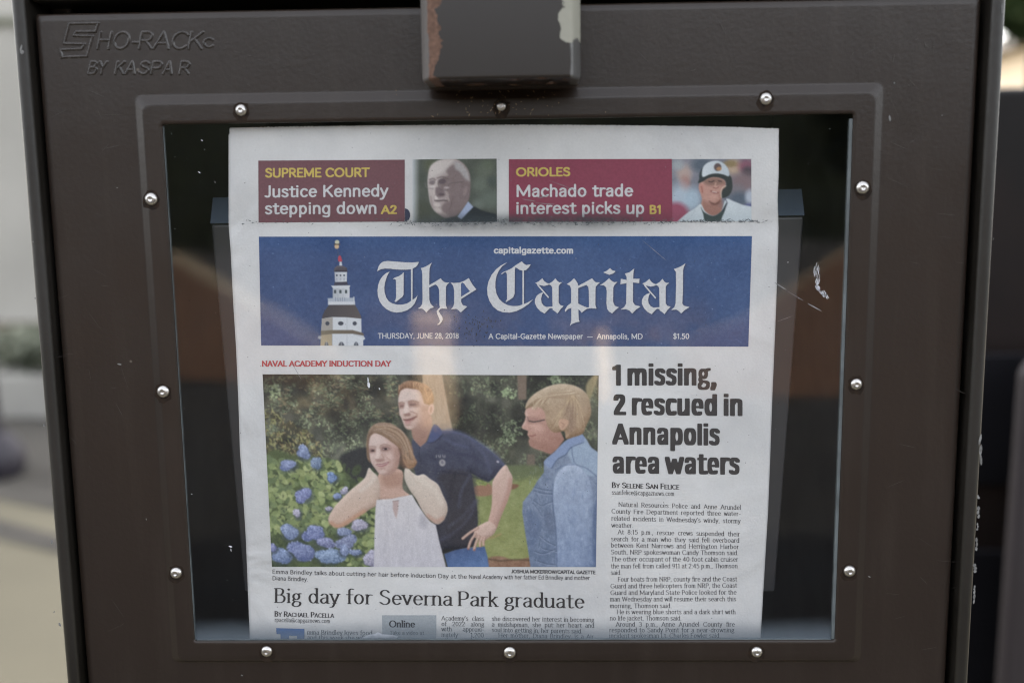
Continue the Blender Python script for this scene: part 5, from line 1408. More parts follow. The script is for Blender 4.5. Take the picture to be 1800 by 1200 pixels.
def slivers(name, items, mat, Y, parent):
    """thin marks lying on a surface: (x, y, length, width, angle) in photo pixels"""
    v, f = [], []
    for x, y, L, w_, a in items:
        a = math.radians(a); d = np.array([math.cos(a), math.sin(a)]); nrm = np.array([-d[1], d[0]])
        q = [(-.5, -.15), (-.1, -.5), (.35, -.35), (.5, .1), (.15, .5), (-.35, .3)]
        P = [np.array([x, y]) + d * L * u + nrm * w_ * s for u, s in q]
        k = len(v); v += [tuple(p) for p in unproj(P, Y)]; f.append(tuple(range(k, k + 6)))
    return tag(mesh_obj(name, v, f, mat, parent), kind='stuff')


r = np.random.default_rng(5)
it = []
for i in range(15): it.append((1436 + r.normal(0, 3.2) + abs(i - 6) * .2, 468 + i * 2.2 + r.normal(0, 1), r.uniform(9, 17), r.uniform(.7, 1.5), -80 + r.normal(0, 4)))
for i in range(14): it.append((1437 + i * 1.2 + r.normal(0, 1.5), 508 + i * .9 + r.normal(0, 1.5), r.uniform(6, 13), r.uniform(.8, 2.0), 64 + r.normal(0, 6)))
it += [(1439, 506, 9, 5, 70), (1447, 519, 8, 3, 60)]
it += [(355, 247, 4, 1.4, 40), (350, 303, 5, 1.6, 30), (405, 960, 7, 2.4, 10), (406, 966, 6, 1.2, 80), (648, 676, 12, 5, 80), (647, 668, 12, 2, 85), (667, 683, 4, 2.5, 60), (1385, 461, 3, 1, 0), (337, 868, 3, 1.2, 20)]
slivers('scuff', it, M_scuff, PY - .0003, pane)
it = []
for i in range(260):
    x, y = r.uniform(300, 1480), r.uniform(225, 1110)
    it.append((x, y, r.uniform(1, 2.6), r.uniform(.6, 1.3), r.uniform(0, 180)))
slivers('dust_speck', it[:110], M_fleck, PY - .0002, pane)
it2 = it[110:]
for i in range(70): it2.append((r.normal(840, 22), r.normal(570, 14), r.uniform(2, 6), r.uniform(.8, 2.2), 90 + r.normal(0, 20)))
slivers('dirt_speck', it2, M_speck, PY - .00025, pane)
# a pale scrap lying on the sill of the window
sv, sf = [], []
sp_ = [(634, 1121), (648, 1115), (660, 1113), (664, 1110), (672, 1114), (690, 1115), (700, 1118), (696, 1122), (660, 1124)]
P3 = unproj(sp_, 0.0052); c3 = P3.mean(0) + [0, -.0022, 0]
mesh_obj('paper_scrap', list(P3) + [c3], [(i, (i + 1) % 9, 9) for i in range(9)], M_scuff, pane, smooth=True)

# chipped paint along the right lip and the left lip
it = []
for x, y, L, w_ in ((1724, 790, 56, 6), (1719, 873, 7, 5), (1720, 900, 22, 6), (1718, 925, 14, 4), (1717, 956, 24, 5), (1714, 998, 17, 6.5), (1713, 1032, 8, 4), (1712, 1048, 26, 4.5), (1762, 20, 30, 2), (1746, 420, 4, 2)):
    it += [(x + r.normal(0, .6), y + t * L * .32, L * .36, w_ * r.uniform(.7, 1.1), 94 + r.normal(0, 4)) for t in (-1, 0, 1)]
for x, y, L, w_ in ((37, 85, 14, 4), (39, 92, 8, 7), (62, 524, 4, 3), (77, 747, 5, 3), (91, 952, 8, 4), (105, 1097, 8, 4), (95, 1075, 4, 2), (58, 425, 3, 2)):
    it.append((x, y, L, w_, 90 + r.normal(0, 10)))
M_chip = noise_mat('bare_metal_chip', (0.09, 0.09, 0.088), (0.22, 0.22, 0.215), 300, (0.5, 0.7), 0.5, 500, dist=.0005)
slivers('chipped_paint', it, M_chip, LY - .0003, cabinet)
it = [(257, 912, 4, 1.6, 80), (425, 1186, 4, 2, 20), (378, 320, 4, 1.4, 80), (206, 330, 3, 1.5, 0), (1564, 208, 11, 4, 80), (1572, 146, 3, 3, 0), (1586, 153, 3, 2, 0), (1497, 453, 4, 4, 30), (1656, 203, 3, 2, 0), (1528, 1013, 5, 2.5, 20), (210, 640, 8, 3, 10)]
slivers('paint_nick', it[:6] + it[8:], M_chip, -.0003, door)
it = []
for i in range(60): it.append((r.normal(880, 70), r.uniform(158, 205), r.uniform(1.5, 6), r.uniform(.7, 1.6), r.uniform(0, 180)))
M_rustspeck = noise_mat('rust_speck', (0.16, 0.10, 0.05), (0.26, 0.19, 0.12), 200, (0.8, 0.9))
slivers('rust_speck', it, M_rustspeck, RISE - .0001, door)

# grime rings round the rivets, faint scratches in the enamel and on the pane
v, f = [], []
for k, (px, py) in enumerate([(424, 194), (881, 187), (1346, 174), (266, 350), (287, 688), (310, 1006), (1516, 330), (1505, 675), (1493, 1003), (469, 1144), (896, 1146), (1330, 1145)]):
    p = at(px, py, RISE); n0 = len(v)
    for j in range(16):
        a = j / 16 * 2 * math.pi; q = .0041 * r.uniform(.9, 1.2) * (1 + .35 * max(0, -math.sin(a)))
        v.append((p[0] + q * math.cos(a), RISE - .00002, p[2] + q * math.sin(a)))
    f.append(tuple(range(n0, n0 + 16)))
M_grime = noise_mat('rust_grime', (0.010, 0.006, 0.004), (0.030, 0.019, 0.012), 400, (0.7, 0.9), spec=.2)
tag(mesh_obj('rust_ring', v, f, M_grime, door), kind='stuff')
M_scr = noise_mat('faint_scratch', (0.030, 0.025, 0.022), (0.065, 0.056, 0.050), 120, (0.4, 0.6))
it = []
for i in range(70):
    x, y = (r.uniform(95, 235), r.uniform(150, 1190)) if i % 3 == 0 else (r.uniform(1560, 1690), r.uniform(60, 1180)) if i % 3 == 1 else (r.uniform(120, 1690), r.uniform(25, 150))
    it.append((x, y, r.uniform(6, 45), r.uniform(.5, 1.0), r.normal(15, 40)))
for i in range(9): it.append((395 + i * 22 + r.normal(0, 4), 86 + i * 6.4 + r.normal(0, 1), r.uniform(8, 18), .9, 16))
slivers('scratch', it, M_scr, -.0004, door)
it = [(1372, 503, 26, 2.0, 32), (1398, 520, 34, 1.4, 31), (1432, 540, 30, 1.8, 29), (1380, 560, 30, .8, -20), (1150, 440, 60, .8, 40), (1000, 330, 80, .7, 20), (520, 650, 40, .7, 60), (930, 352, 26, 1.2, 10), (955, 346, 22, 1.6, -15), (958, 358, 40, 1.0, 4)]
slivers('hairline', it, M_fleck, PY - .00022, pane)

# rack behind the pages
M_rack = noise_mat('grey_rack', (0.040, 0.042, 0.046), (0.055, 0.056, 0.060), 12, (0.35, 0.5))
RY = 0.034
pl = {k: at(*q, RY) for k, q in dict(tl=(371, 396), tr=(1413, 382), bl=(430, 1040), br=(1362, 1040)).items()}
ub, ur = at(376, 351, RY + .016), at(1408, 336, RY + .016)
rk = MB()
fr_ = [pl['tl'], pl['tr'], pl['br'], pl['bl']]
bk = [ub, ur, pl['br'] + [0, .02, 0], pl['bl'] + [0, .02, 0]]
rk.add(fr_ + bk, [(3, 2, 1, 0), (4, 5, 6, 7), (0, 1, 5, 4), (1, 2, 6, 5), (2, 3, 7, 6), (3, 0, 4, 7)])
rack = rk.build('display_rack', M_rack, box, bevel=.0012)
M_top = noise_mat('rack_top_skylit', (0.085, 0.115, 0.155), (0.11, 0.145, 0.19), 12, (0.35, 0.5))  # sky reflection on the slope put into its blue base colour
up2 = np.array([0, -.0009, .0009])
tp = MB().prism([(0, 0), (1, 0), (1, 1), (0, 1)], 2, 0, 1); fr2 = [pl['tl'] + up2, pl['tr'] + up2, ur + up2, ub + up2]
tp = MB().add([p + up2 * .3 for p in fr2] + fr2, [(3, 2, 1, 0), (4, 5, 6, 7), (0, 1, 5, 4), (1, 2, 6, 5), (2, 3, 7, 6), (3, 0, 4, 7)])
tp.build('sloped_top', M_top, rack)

# ------------------------------------------------------------------ the newspaper
def ink_mat(name, rgb, rough=.75):
    return noise_mat(name, tuple(np.asarray(rgb) * .93), tuple(np.asarray(rgb) * 1.07), 900, (rough, rough + .05), spec=.25)


def attr_mat(name):
    m, nt, b = new_mat(name)
    at_ = N(nt, 'ShaderNodeAttribute'); at_.attribute_name = 'ink'
    tc = N(nt, 'ShaderNodeTexCoord'); n1 = N(nt, 'ShaderNodeTexNoise'); n1.inputs['Scale'].default_value = 1500; n1.inputs['Detail'].default_value = 3
    nt.links.new(tc.outputs['Object'], n1.inputs['Vector'])
    mr = N(nt, 'ShaderNodeMapRange'); mr.inputs['To Min'].default_value = .86; mr.inputs['To Max'].default_value = 1.14; nt.links.new(n1.outputs['Fac'], mr.inputs['Value'])
    mx = N(nt, 'ShaderNodeVectorMath', operation='SCALE'); nt.links.new(at_.outputs['Color'], mx.inputs[0]); nt.links.new(mr.outputs[0], mx.inputs['Scale'])
    nt.links.new(mx.outputs[0], b.inputs['Base Color'])
    b.inputs['Roughness'].default_value = .75; b.inputs['Specular IOR Level'].default_value = .25
    return m


def paper_mat():
    m, nt, b = new_mat('newsprint')
    tc = N(nt, 'ShaderNodeTexCoord')
    n1 = N(nt, 'ShaderNodeTexNoise'); n1.inputs['Scale'].default_value = 9; n1.inputs['Detail'].default_value = 8; n1.inputs['Roughness'].default_value = .65
    n2 = N(nt, 'ShaderNodeTexNoise'); n2.inputs['Scale'].default_value = 900; n2.inputs['Detail'].default_value = 3
    n3 = N(nt, 'ShaderNodeTexNoise'); n3.inputs['Scale'].default_value = 16; n3.inputs['Detail'].default_value = 2; n3.inputs['Distortion'].default_value = 1.5
    for n in (n1, n2, n3): nt.links.new(tc.outputs['Object'], n.inputs['Vector'])
    mx = N(nt, 'ShaderNodeMix', data_type='RGBA'); mx.inputs['A'].default_value = (0.50, 0.505, 0.51, 1); mx.inputs['B'].default_value = (0.66, 0.66, 0.65, 1)
    cr = N(nt, 'ShaderNodeMapRange'); cr.inputs['From Min'].default_value = .3; cr.inputs['From Max'].default_value = .62; nt.links.new(n1.outputs['Fac'], cr.inputs['Value']); nt.links.new(cr.outputs[0], mx.inputs['Factor'])
    mr = N(nt, 'ShaderNodeMapRange'); mr.inputs['To Min'].default_value = .93; mr.inputs['To Max'].default_value = 1.05; nt.links.new(n2.outputs['Fac'], mr.inputs['Value'])
    sc = N(nt, 'ShaderNodeVectorMath', operation='SCALE'); nt.links.new(mx.outputs['Result'], sc.inputs[0]); nt.links.new(mr.outputs[0], sc.inputs['Scale'])
    nt.links.new(sc.outputs[0], b.inputs['Base Color'])
    b.inputs['Roughness'].default_value = .85; b.inputs['Specular IOR Level'].default_value = .2
    ad = N(nt, 'ShaderNodeMath', operation='MULTIPLY_ADD'); ad.inputs[1].default_value = .05; nt.links.new(n2.outputs['Fac'], ad.inputs[0]); nt.links.new(n3.outputs['Fac'], ad.inputs[2])
    bp = N(nt, 'ShaderNodeBump'); bp.inputs['Strength'].default_value = .7; bp.inputs['Distance'].default_value = .0036; nt.links.new(ad.outputs[0], bp.inputs['Height']); nt.links.new(bp.outputs[0], b.inputs['Normal'])
    return m


M_paper = paper_mat()
K = 1.0
M_black = ink_mat('black_ink', lin((56, 53, 53)))
M_grey = ink_mat('grey_text_ink', lin((52, 50, 52)))
M_white = ink_mat('paper_white_lettering', (0.56, 0.57, 0.58))
M_gold = ink_mat('gold_lettering', lin((196, 174, 96)))
M_maroon = ink_mat('maroon_ink', lin((112, 78, 84)))
M_crim = ink_mat('crimson_ink', lin((132, 64, 82)))
M_red = ink_mat('red_ink', lin((176, 70, 74)))
M_blue = ink_mat('blue_ink', lin((72, 106, 160)))
M_shade = ink_mat('grey_tint', lin((156, 162, 166)))
M_navy = ink_mat('navy_ink', lin((58, 62, 82)))
M_pic = attr_mat('printed_colour')

pc = at(880, 1180, PAPER_Y + .004)
news = empty('newspaper', tuple(pc), 'folded broadsheet newspaper with a blue masthead behind the box window', 'newspaper')
EL = np.array([(404.5, 224), (404.5, 395), (408, 440), (413, 540), (417.5, 610), (421.5, 700), (424.5, 795), (427.5, 830), (435, 950), (441, 1100), (443.5, 1180)])
ER = np.array([(1367, 222), (1367, 300), (1365, 350), (1366.5, 400), (1365, 460), (1361.5, 560), (1355.5, 700), (1352, 800), (1348, 900), (1342, 1000), (1335, 1120), (1331, 1180)])


def sheet(name, dl, dr, ytop, ybot, Y, rag, mat, nx=70, ny=110):
    ys = np.linspace(ytop, ybot, ny)
    xl_, xr_ = np.interp(ys, EL[:, 1], EL[:, 0]) + dl, np.interp(ys, ER[:, 1], ER[:, 0]) + dr
    u = np.linspace(0, 1, nx)
    X = xl_[:, None] * (1 - u) + xr_[:, None] * u
    Yp = np.repeat(ys[:, None], nx, 1)
    if rag is not None: Yp[0] = rag(u, nx); Yp[1] = Yp[0] * .5 + ys[2] * .5
    P = np.stack([X.ravel(), Yp.ravel()], 1)
    o = fast_grid(name, unproj(P, page_y(P, Y)), nx, ny, mat, news)
    for p_ in o.data.polygons: p_.use_smooth = True
    return o


rr = np.random.default_rng(3)
def rag(u, nx):
    base = 225 - 5.5 * np.sin(np.clip(u, 0, 1) * math.pi) ** .8 + 1.5 * (u > .9) * (u - .9) * 10
    return base + np.where(np.arange(nx) % 2 == 0, .9, -.9) * rr.uniform(.3, 1.2, nx) * (u > .05)


front = sheet('front_page', 0, 0, 224, 1180, PAPER_Y, rag, M_paper, nx=301)
sheet('inner_page', -2.6, 1.2, 236, 1180, PAPER_Y + .0011, None, M_paper)
sheet('inner_page', -1.2, 2.0, 226, 1180, PAPER_Y + .0021, None, M_paper)

def tint_block(name, quad, mat, parent, lift=1e-4, nx=40, ny=14, label=None):
    P = quad_grid(quad, nx, ny)
    o = fast_grid(name, unproj(P, page_y(P) - lift), nx, ny, mat, parent)
    for p_ in o.data.polygons: p_.use_smooth = True
    if label: o['label'] = label
    return o


# fonts
F_med = Font(5.7, 5.5, 2.4, cell=2.2, sansg=True, gap=4.4)
F_bold = Font(8.2, 7.2, 3, xs=1.14, cell=2.2, sansg=True, gap=5.0)
F_cap = Font(4.2, 4.2, 2, cell=2.8, sansg=True, gap=4)
F_head = Font(7.7, 5.8, 6, cell=1.3, table=SKB)
F_serif = Font(5.0, 2.0, 2, serif=7.4, cell=1.4, xh=47, gap=4.4, dot=1.2)
F_body = Font(4.2, 2.3, 2, serif=6.6, cell=2.6, xh=50, gap=4.2, sthick=2.1)
F_slab = Font(8.4, 5.4, 4, serif=9.0, xs=1.06, cell=2.2, gap=5.5, sthick=3.6)
F_bserif = Font(7.6, 4.0, 2, serif=9, cell=2.4, xh=48, gap=4.5, sthick=2.4)

L1 = 1.7e-4
# teasers
t1 = tint_block('teaser_box', [(454, 282.5), (711.5, 280.8), (711.5, 389.5), (454.5, 391.3)], M_maroon, news, label='maroon teaser box with gold and white lettering')
i = Ink(PAPER_Y); i.poly([[(711.5 + 0.4 + 9.2 * math.cos(a), 378 + 11.5 * math.sin(a)) for a in np.linspace(-math.pi / 2, math.pi / 2, 14)]], 1.2e-4); i.build('corner_tab', M_navy, t1)
def letter_part(name, mat, parent, *a):
    k = Ink(PAPER_Y); k.line(*a)
    for q in k.v: q[:, 1] -= L1
    return k.build(name, mat, parent)


letter_part('teaser_heading', M_gold, t1, F_bold, 'SUPREME COURT', 466.5, 311, 650, 310, 14); letter_part('page_reference', M_gold, t1, F_bold, 'A2', 670.5, 375.3, 698.5, 375, 13.2)
i = Ink(PAPER_Y); i.line(F_med, 'Justice Kennedy', 466, 346, 683.5, 344.5, 18.6); i.line(F_med, 'stepping down', 466, 375.6, 664, 374.8, 18.6)
for q in i.v: q[:, 1] -= L1
i.build('teaser_headline', M_white, t1)
t2 = tint_block('teaser_box', [(894.5, 280), (1181.5, 279.5), (1190, 389.5), (894.5, 390)], M_crim, news, label='crimson teaser box with gold and white lettering')
letter_part('teaser_heading', M_gold, t2, F_bold, 'ORIOLES', 907, 309.2, 1003, 308.7, 13.4); letter_part('page_reference', M_gold, t2, F_bold, 'B1', 1141.5, 375.3, 1164, 375, 13.4)
i = Ink(PAPER_Y); i.line(F_med, 'Machado trade', 907, 345.2, 1114, 344.2, 18.8); i.line(F_med, 'interest picks up', 907, 375.2, 1134.5, 374.8, 18.8)
for q in i.v: q[:, 1] -= L1
i.build('teaser_headline', M_white, t2)
print_pic('portrait_photo', paint_judge(), [(725, 280.5), (873, 279), (873.5, 390), (725, 391)], M_pic, news, 1.6, 1.1e-4, 'small printed portrait of a grey haired man in glasses')
print_pic('portrait_photo', paint_batter(), [(1181, 280), (1320.5, 279.5), (1321, 389), (1182, 389.5)], M_pic, news, 1.6, 1.3e-4, 'small printed portrait of a batter in a white fronted helmet')

# masthead
def crop(pts, ox, oy=420, k=7.5): return [(ox + x / k, oy + y / k) for x, y in pts]


TITLE = [
 ([(98, 425), (106, 395), (118, 358), (140, 325), (165, 306), (190, 296), (240, 290), (300, 295), (400, 303), (480, 308), (560, 310), (648, 303), (632, 340), (605, 370), (565, 390), (563, 800), (545, 812), (543, 400), (480, 405), (400, 405), (330, 400), (270, 392), (200, 390), (150, 398), (115, 415)], 650),
 ([(262, 430), (240, 462), (222, 505), (202, 570), (191, 640), (195, 700), (215, 770), (250, 820), (300, 850), (360, 866), (430, 865), (490, 850), (530, 826), (545, 813), (563, 801), (590, 786), (612, 766), (630, 740), (615, 795), (590, 852), (550, 900), (490, 940), (420, 962), (350, 970), (280, 955), (220, 925), (165, 875), (128, 815), (107, 750), (102, 680), (110, 610), (132, 545), (167, 492), (212, 452)], 650),
 ([(447, 437), (445, 735), (430, 762), (400, 785), (345, 830), (325, 822), (342, 795), (348, 760), (345, 540), (325, 528), (305, 530), (325, 510), (385, 490), (422, 465)], 650),
 ([(672, 385), (700, 378), (740, 362), (778, 340), (818, 312), (800, 350), (788, 390), (785, 440), (783, 608), (860, 565), (935, 517), (955, 545), (985, 568), (1020, 575), (1052, 572), (1025, 595), (1006, 625), (1003, 660), (1003, 870), (1020, 920), (960, 915), (928, 923), (908, 950), (928, 985), (955, 1020), (963, 1060), (945, 1097), (915, 1128), (885, 1130), (913, 1108), (925, 1080), (913, 1040), (890, 990), (882, 950), (902, 922), (925, 903), (918, 870), (915, 680), (905, 640), (885, 612), (863, 600), (783, 640), (785, 800), (800, 850), (845, 900), (800, 915), (770, 940), (745, 970), (720, 940), (690, 918), (632, 918), (665, 895), (690, 860), (696, 800), (692, 460), (686, 412)], 650),
 ([(1065, 575), (1110, 580), (1180, 575), (1240, 555), (1305, 515), (1330, 560), (1360, 610), (1405, 665), (1300, 730), (1205, 790), (1205, 830), (1225, 870), (1285, 890), (1245, 925), (1200, 968), (1170, 940), (1140, 920), (1068, 928), (1100, 890), (1113, 850), (1112, 680), (1103, 628), (1088, 600)], 650, [(1203, 585), (1203, 762), (1290, 708), (1322, 690), (1275, 635), (1248, 592), (1226, 574)]),
 ([(387, 310), (352, 324), (300, 352), (240, 400), (180, 475), (140, 560), (122, 650), (128, 740), (155, 820), (200, 890), (260, 940), (330, 965), (420, 971), (510, 950), (600, 905), (670, 855), (730, 793), (660, 835), (600, 862), (530, 882), (460, 885), (390, 870), (330, 838), (280, 790), (245, 720), (230, 640), (232, 560), (245, 490), (275, 420), (320, 360)], 840),
 ([(588, 412), (607, 412), (607, 862), (588, 870)], 840),
 ([(303, 464), (330, 440), (440, 390), (500, 345), (578, 295), (605, 325), (640, 345), (697, 333), (672, 375), (637, 408), (607, 414), (588, 416), (550, 408), (515, 385), (495, 372), (487, 410), (485, 720), (465, 770), (430, 795), (370, 832), (368, 822), (385, 790), (383, 470), (372, 432), (345, 442), (320, 462)], 840),
]
def a_glyph(ox, dx, dy):
    q = lambda L: [(x + dx, y + dy) for x, y in L]
    return [(q([(757, 580), (800, 560), (850, 518), (872, 552), (905, 578), (950, 592), (920, 608), (870, 620), (830, 610), (802, 606)]), ox),
            (q([(772, 586), (803, 608), (940, 766), (928, 780), (788, 618)]), ox),
            (q([(864, 700), (845, 735), (833, 790), (840, 840), (868, 878), (905, 896), (985, 890), (985, 915), (950, 910), (915, 945), (880, 982), (825, 952), (780, 905), (752, 845), (752, 795), (778, 745), (815, 718)]), ox),
            (q([(928, 594), (985, 560), (1022, 518), (1045, 550), (1070, 570), (1112, 572), (1080, 595), (1065, 625), (1065, 840), (1085, 870), (1130, 885), (1090, 925), (1050, 982), (1025, 960), (985, 932), (980, 640), (965, 612)]), ox)]


TITLE += a_glyph(840, 0, 0)
TITLE += [
 ([(1173, 594), (1225, 560), (1268, 518), (1295, 550), (1318, 590), (1322, 625), (1322, 850), (1330, 1065), (1342, 1088), (1290, 1100), (1240, 1120), (1212, 1142), (1225, 1105), (1232, 1060), (1232, 908), (1190, 922), (1150, 962), (1148, 932), (1180, 880), (1230, 842), (1230, 660), (1215, 617)], 840),
 ([(1320, 618), (1400, 577), (1505, 518), (1530, 550), (1555, 570), (1608, 573), (1578, 600), (1554, 630), (1550, 680), (1549, 870), (1564, 918), (1500, 913), (1440, 918), (1408, 940), (1368, 972), (1350, 945), (1318, 920), (1318, 848), (1370, 875), (1440, 903), (1466, 898), (1463, 680), (1455, 630), (1430, 606), (1320, 648)], 840),
 ([(228, 440), (275, 420), (318, 385), (345, 412), (392, 425), (360, 455), (310, 472), (265, 457)], 1030),
 ([(186, 608), (245, 570), (305, 518), (335, 550), (370, 570), (417, 565), (380, 600), (360, 640), (358, 830), (380, 880), (434, 900), (390, 935), (345, 980), (305, 957), (280, 920), (270, 850), (275, 690), (265, 635), (235, 611)], 1030),
 ([(513, 455), (570, 440), (637, 390), (626, 440), (622, 525), (706, 525), (701, 582), (621, 572), (619, 830), (645, 870), (720, 890), (660, 930), (610, 982), (575, 945), (530, 925), (458, 930), (510, 890), (530, 850), (535, 581), (454, 597), (460, 525), (536, 541), (536, 500)], 1030),
]
TITLE += a_glyph(1030, -14, 8)
TITLE += [([(1158, 396), (1210, 380), (1258, 358), (1312, 322), (1290, 370), (1280, 412), (1278, 700), (1270, 850), (1290, 880), (1367, 898), (1310, 930), (1255, 980), (1225, 950), (1190, 930), (1123, 935), (1165, 900), (1182, 850), (1188, 600), (1185, 432)], 1030)]
mp = paint_masthead()
for t in TITLE: soft_shadow(mp, [crop(t[0], t[1])], 2.2, 1.6, 2.2, (54, 62, 88), .75)
mp.poly(crop(TITLE[4][2], 650), (74, 98, 146), 1.2, False, alpha=.75)
mast = print_pic('masthead', mp, [(455, 416), (1322, 415), (1315.5, 609), (459, 607)], M_pic, news, 1.0, 1.0e-4)
i = Ink(PAPER_Y)
for n_, t in enumerate(TITLE):
    loops = [crop(t[0], t[1])] + ([crop(t[2], t[1])] if len(t) > 2 else [])
    i.poly(loops, 2.0e-4 + 3e-6 * n_)
i.build('title', M_white, mast)
letter_part('web_address', M_white, mast, F_bold, 'capitalgazette.com', 868, 444.7, 1008.5, 445, 9.6)
letter_part('dateline', M_white, mast, F_med, 'THURSDAY, JUNE 28, 2018', 664.5, 594.4, 807, 594.2, 8.6)
letter_part('publisher_line', M_white, mast, F_med, 'A Capital-Gazette Newspaper  _  Annapolis, MD', 859, 595, 1130.5, 595.3, 8.6)
letter_part('price', M_white, mast, F_med, '$1.50', 1183, 595, 1212, 595, 8.6)

# picture, headlines, columns
photo = print_pic('front_photo', paint_garden(), [(461.5, 657.5), (1052.5, 659.5), (1047.5, 996), (478, 995.5)], M_pic, news, 1.0, 1.0e-4, 'printed colour photo of three people in a garden with blue hydrangeas')


def text_part(name, mat, rows, parent=news, lift=1.5e-4, label=None):
    k = Ink(PAPER_Y)
    for rw in rows: k.line(*rw[:7], **(rw[7] if len(rw) > 7 else {}))
    for q in k.v: q[:, 1] -= lift
    return k.build(name, mat, parent, label)


text_part('kicker', M_red, [(F_slab, 'NAVAL ACADEMY INDUCTION DAY', 460.5, 643.2, 687.5, 643.2, 8.9)])
text_part('headline', M_black, [(F_head, '1 missing,', 1077, 677.5, 1260, 677.3, 37), (F_head, '2 rescued in', 1078, 729.2, 1307, 731, 37), (F_head, 'Annapolis', 1076, 780.6, 1265.5, 782.8, 37), (F_head, 'area waters', 1075.5, 831.8, 1300.5, 834, 37)], label='heavy black headline in four lines')
text_part('byline', M_grey, [(F_bserif, 'By Selene San Felice', 1075.5, 856.3, 1194.5, 859.3, 9, dict(smallcaps=.8)), (F_body, 'ssanfelice@capgaznews.com', 1075.5, 868.3, 1185.5, 870.8, 7.6)])
J = dict(justify=1.06)
rows = [('Natural Resources Police and Anne Arundel', 1087, 889.5, 1303, 895, 1), ('County Fire Department reported three water-', 1074.7, 901.5, 1302.5, 906, 1), ("related incidents in Wednesday's windy, stormy", 1074.7, 913.8, 1302, 918.8, 1), ('weather.', 1074.7, 926, 1113.5, 926.6, 0),
        ('At 8:15 p.m., rescue crews suspended their', 1086, 937.8, 1301, 941.7, 1), ('search for a man who they said fell overboard', 1074.2, 950, 1300, 952.8, 1), ('between Kent Narrows and Herrington Harbor', 1074.2, 961.2, 1299, 964, 1), ('South, NRP spokeswoman Candy Thomson said.', 1073.8, 973.2, 1298.4, 974.6, 1),
        ('The other occupant of the 40-foot cabin cruiser', 1074, 985.5, 1298, 986, 1), ('the man fell from called 911 at 2:45 p.m., Thomson', 1073.8, 997.8, 1297, 997.5, 1), ('said.', 1073.5, 1009.2, 1093, 1009.2, 0), ('Four boats from NRP, county fire and the Coast', 1085.8, 1021, 1296, 1020.5, 1),
        ('Guard and three helicopters from NRP, the Coast', 1073, 1033, 1295.8, 1031.8, 1), ('Guard and Maryland State Police looked for the', 1072.8, 1044.5, 1295, 1043.8, 1), ('man Wednesday and will resume their search this', 1072.2, 1055.8, 1294.4, 1055.5, 1), ('morning, Thomson said.', 1072, 1067.5, 1181, 1067.5, 0),
        ('He is wearing blue shorts and a dark shirt with', 1084, 1078.2, 1293.4, 1078.2, 1), ('no life jacket, Thomson said.', 1072, 1089.2, 1198.5, 1089.2, 0), ('Around 3 p.m., Anne Arundel County fire', 1082.5, 1100, 1292, 1100, 1), ('responded to Sandy Point for a near-drowning', 1071, 1110, 1291, 1110, 1), ('incident spokesman Lt. Charles Fowler said.', 1071, 1120, 1267, 1119.6, 0), ('Two boaters were pulled from the water near the', 1070, 1130.5, 1290, 1130.5, 1)]
text_part('news_column', M_grey, [(F_body, t, a, b, c, d, 7.6, J if j else {}) for t, a, b, c, d, j in rows])
text_part('photo_caption', M_grey, [(F_cap, 'Emma Brindley talks about cutting her hair before Induction Day at the', 478.6, 1007.2, 821, 1016, 6.8), (F_cap, 'Naval Academy with her father Ed Brindley and mother', 824, 1016, 1037, 1018.3, 6.8), (F_cap, 'Diana Brindley.', 478.8, 1018.6, 542, 1020.6, 6.8), (F_bold, 'JOSHUA MCKERROW/CAPITAL GAZETTE', 899, 1006, 1047, 1007.9, 5.4)])
text_part('second_headline', M_black, [(F_serif, 'Big day for Severna', 482, 1057.8, 797, 1063.2, 24.5), (F_serif, 'Park graduate', 804.5, 1063.4, 1029, 1068, 24.5)], label='thin black serif headline under the photo')
text_part('byline', M_grey, [(F_bserif, 'By Rachael Pacella', 482.7, 1082.2, 587.5, 1084.6, 8.6, dict(smallcaps=.8)), (F_body, 'rpacella@capgaznews.com', 483, 1091.8, 580.5, 1093.8, 7)])
text_part('news_column', M_grey, [(F_body, 'mma Brindley loves food', 540, 1114, 655, 1115, 7.4), (F_body, 'and this week she will be', 540, 1123, 656, 1124, 7.4)])
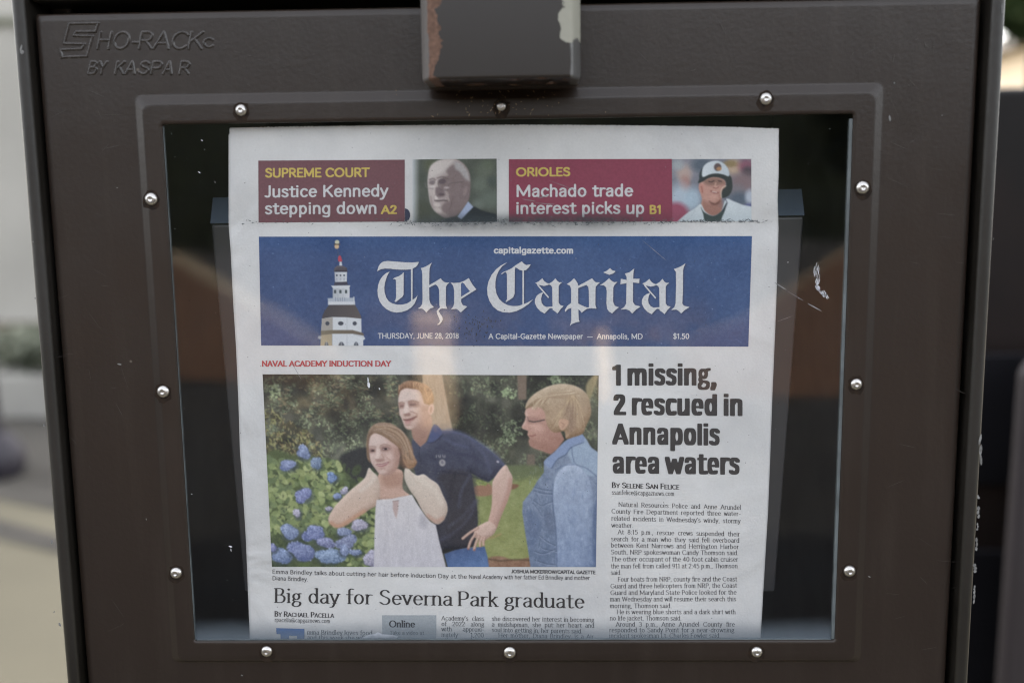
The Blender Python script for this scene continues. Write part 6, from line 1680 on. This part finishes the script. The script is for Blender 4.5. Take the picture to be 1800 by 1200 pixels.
text_part('news_column', M_grey, [(F_body, "Academy's class", 776, 1089, 851.5, 1090, 7.4, J), (F_body, 'of 2022 along', 776, 1099, 851.5, 1100, 7.4, J), (F_body, 'with approxi-', 776, 1108, 851, 1109, 7.4, J), (F_body, 'mately 1,200', 776, 1118, 851, 1119, 7.4, J), (F_body, 'other new plebes', 776, 1127.5, 851, 1128, 7.4, J)])
text_part('news_column', M_grey, [(F_body, 'she discovered her interest in becoming', 864.5, 1090, 1045, 1092, 7.4, J), (F_body, 'a midshipman, she put her heart and', 864.5, 1100, 1045, 1102, 7.4, J), (F_body, 'soul into getting in, her parents said.', 864.5, 1109.5, 1024, 1112, 7.4), (F_body, 'Her mother, Diana Brindley, is a Air', 876, 1119, 1044, 1121.5, 7.4, J), (F_body, 'Force officer, and her father is', 864, 1129, 1044, 1131, 7.4, J)])
ob = tint_block('online_box', [(671.5, 1080.5), (767, 1080.5), (766.5, 1150), (672.5, 1150)], M_shade, news)
text_part('online_heading', M_grey, [(F_bserif, 'Online', 684, 1101, 730, 1101.3, 11), (F_body, 'Take a video at', 685, 1114, 746, 1114.3, 6)], ob, 2e-4)
di = Ink(PAPER_Y); di.poly([[(485.5, 1103), (535, 1104.5), (535, 1150), (522, 1150), (522, 1117), (508, 1116.5), (507.5, 1150), (494, 1150), (493, 1114), (486, 1113.5)]], 1.4e-4); di.build('initial_letter', M_blue, news)
# scuffed crease below the teasers
it = []
for k in range(620):
    x = rr.uniform(700, 1335) if rr.random() < .75 else rr.uniform(420, 1360)
    it.append((x, 390.5 - (x - 700) * .003 + rr.normal(0, 3.0 if x < 1200 else 1.4), rr.uniform(1, 6), rr.uniform(.4, 1.4), rr.normal(0, 30)))
v, f = [], []
ink = Ink(PAPER_Y)
for x, y, L, w_, a in it:
    a = math.radians(a); d = np.array([math.cos(a), math.sin(a)]); nr = np.array([-d[1], d[0]])
    P = [np.array([x, y]) + d * L * u + nr * w_ * s_ for u, s_ in ((-.5, -.1), (-.1, -.5), (.4, -.3), (.5, .2), (.1, .5), (-.4, .25))]
    ink.raw(P, [tuple(range(6))], 2.4e-4 + rr.uniform(0, 4e-5))
tag(ink.build('crease_smudge', ink_mat('smudge', lin((96, 102, 106))), news), kind='stuff')
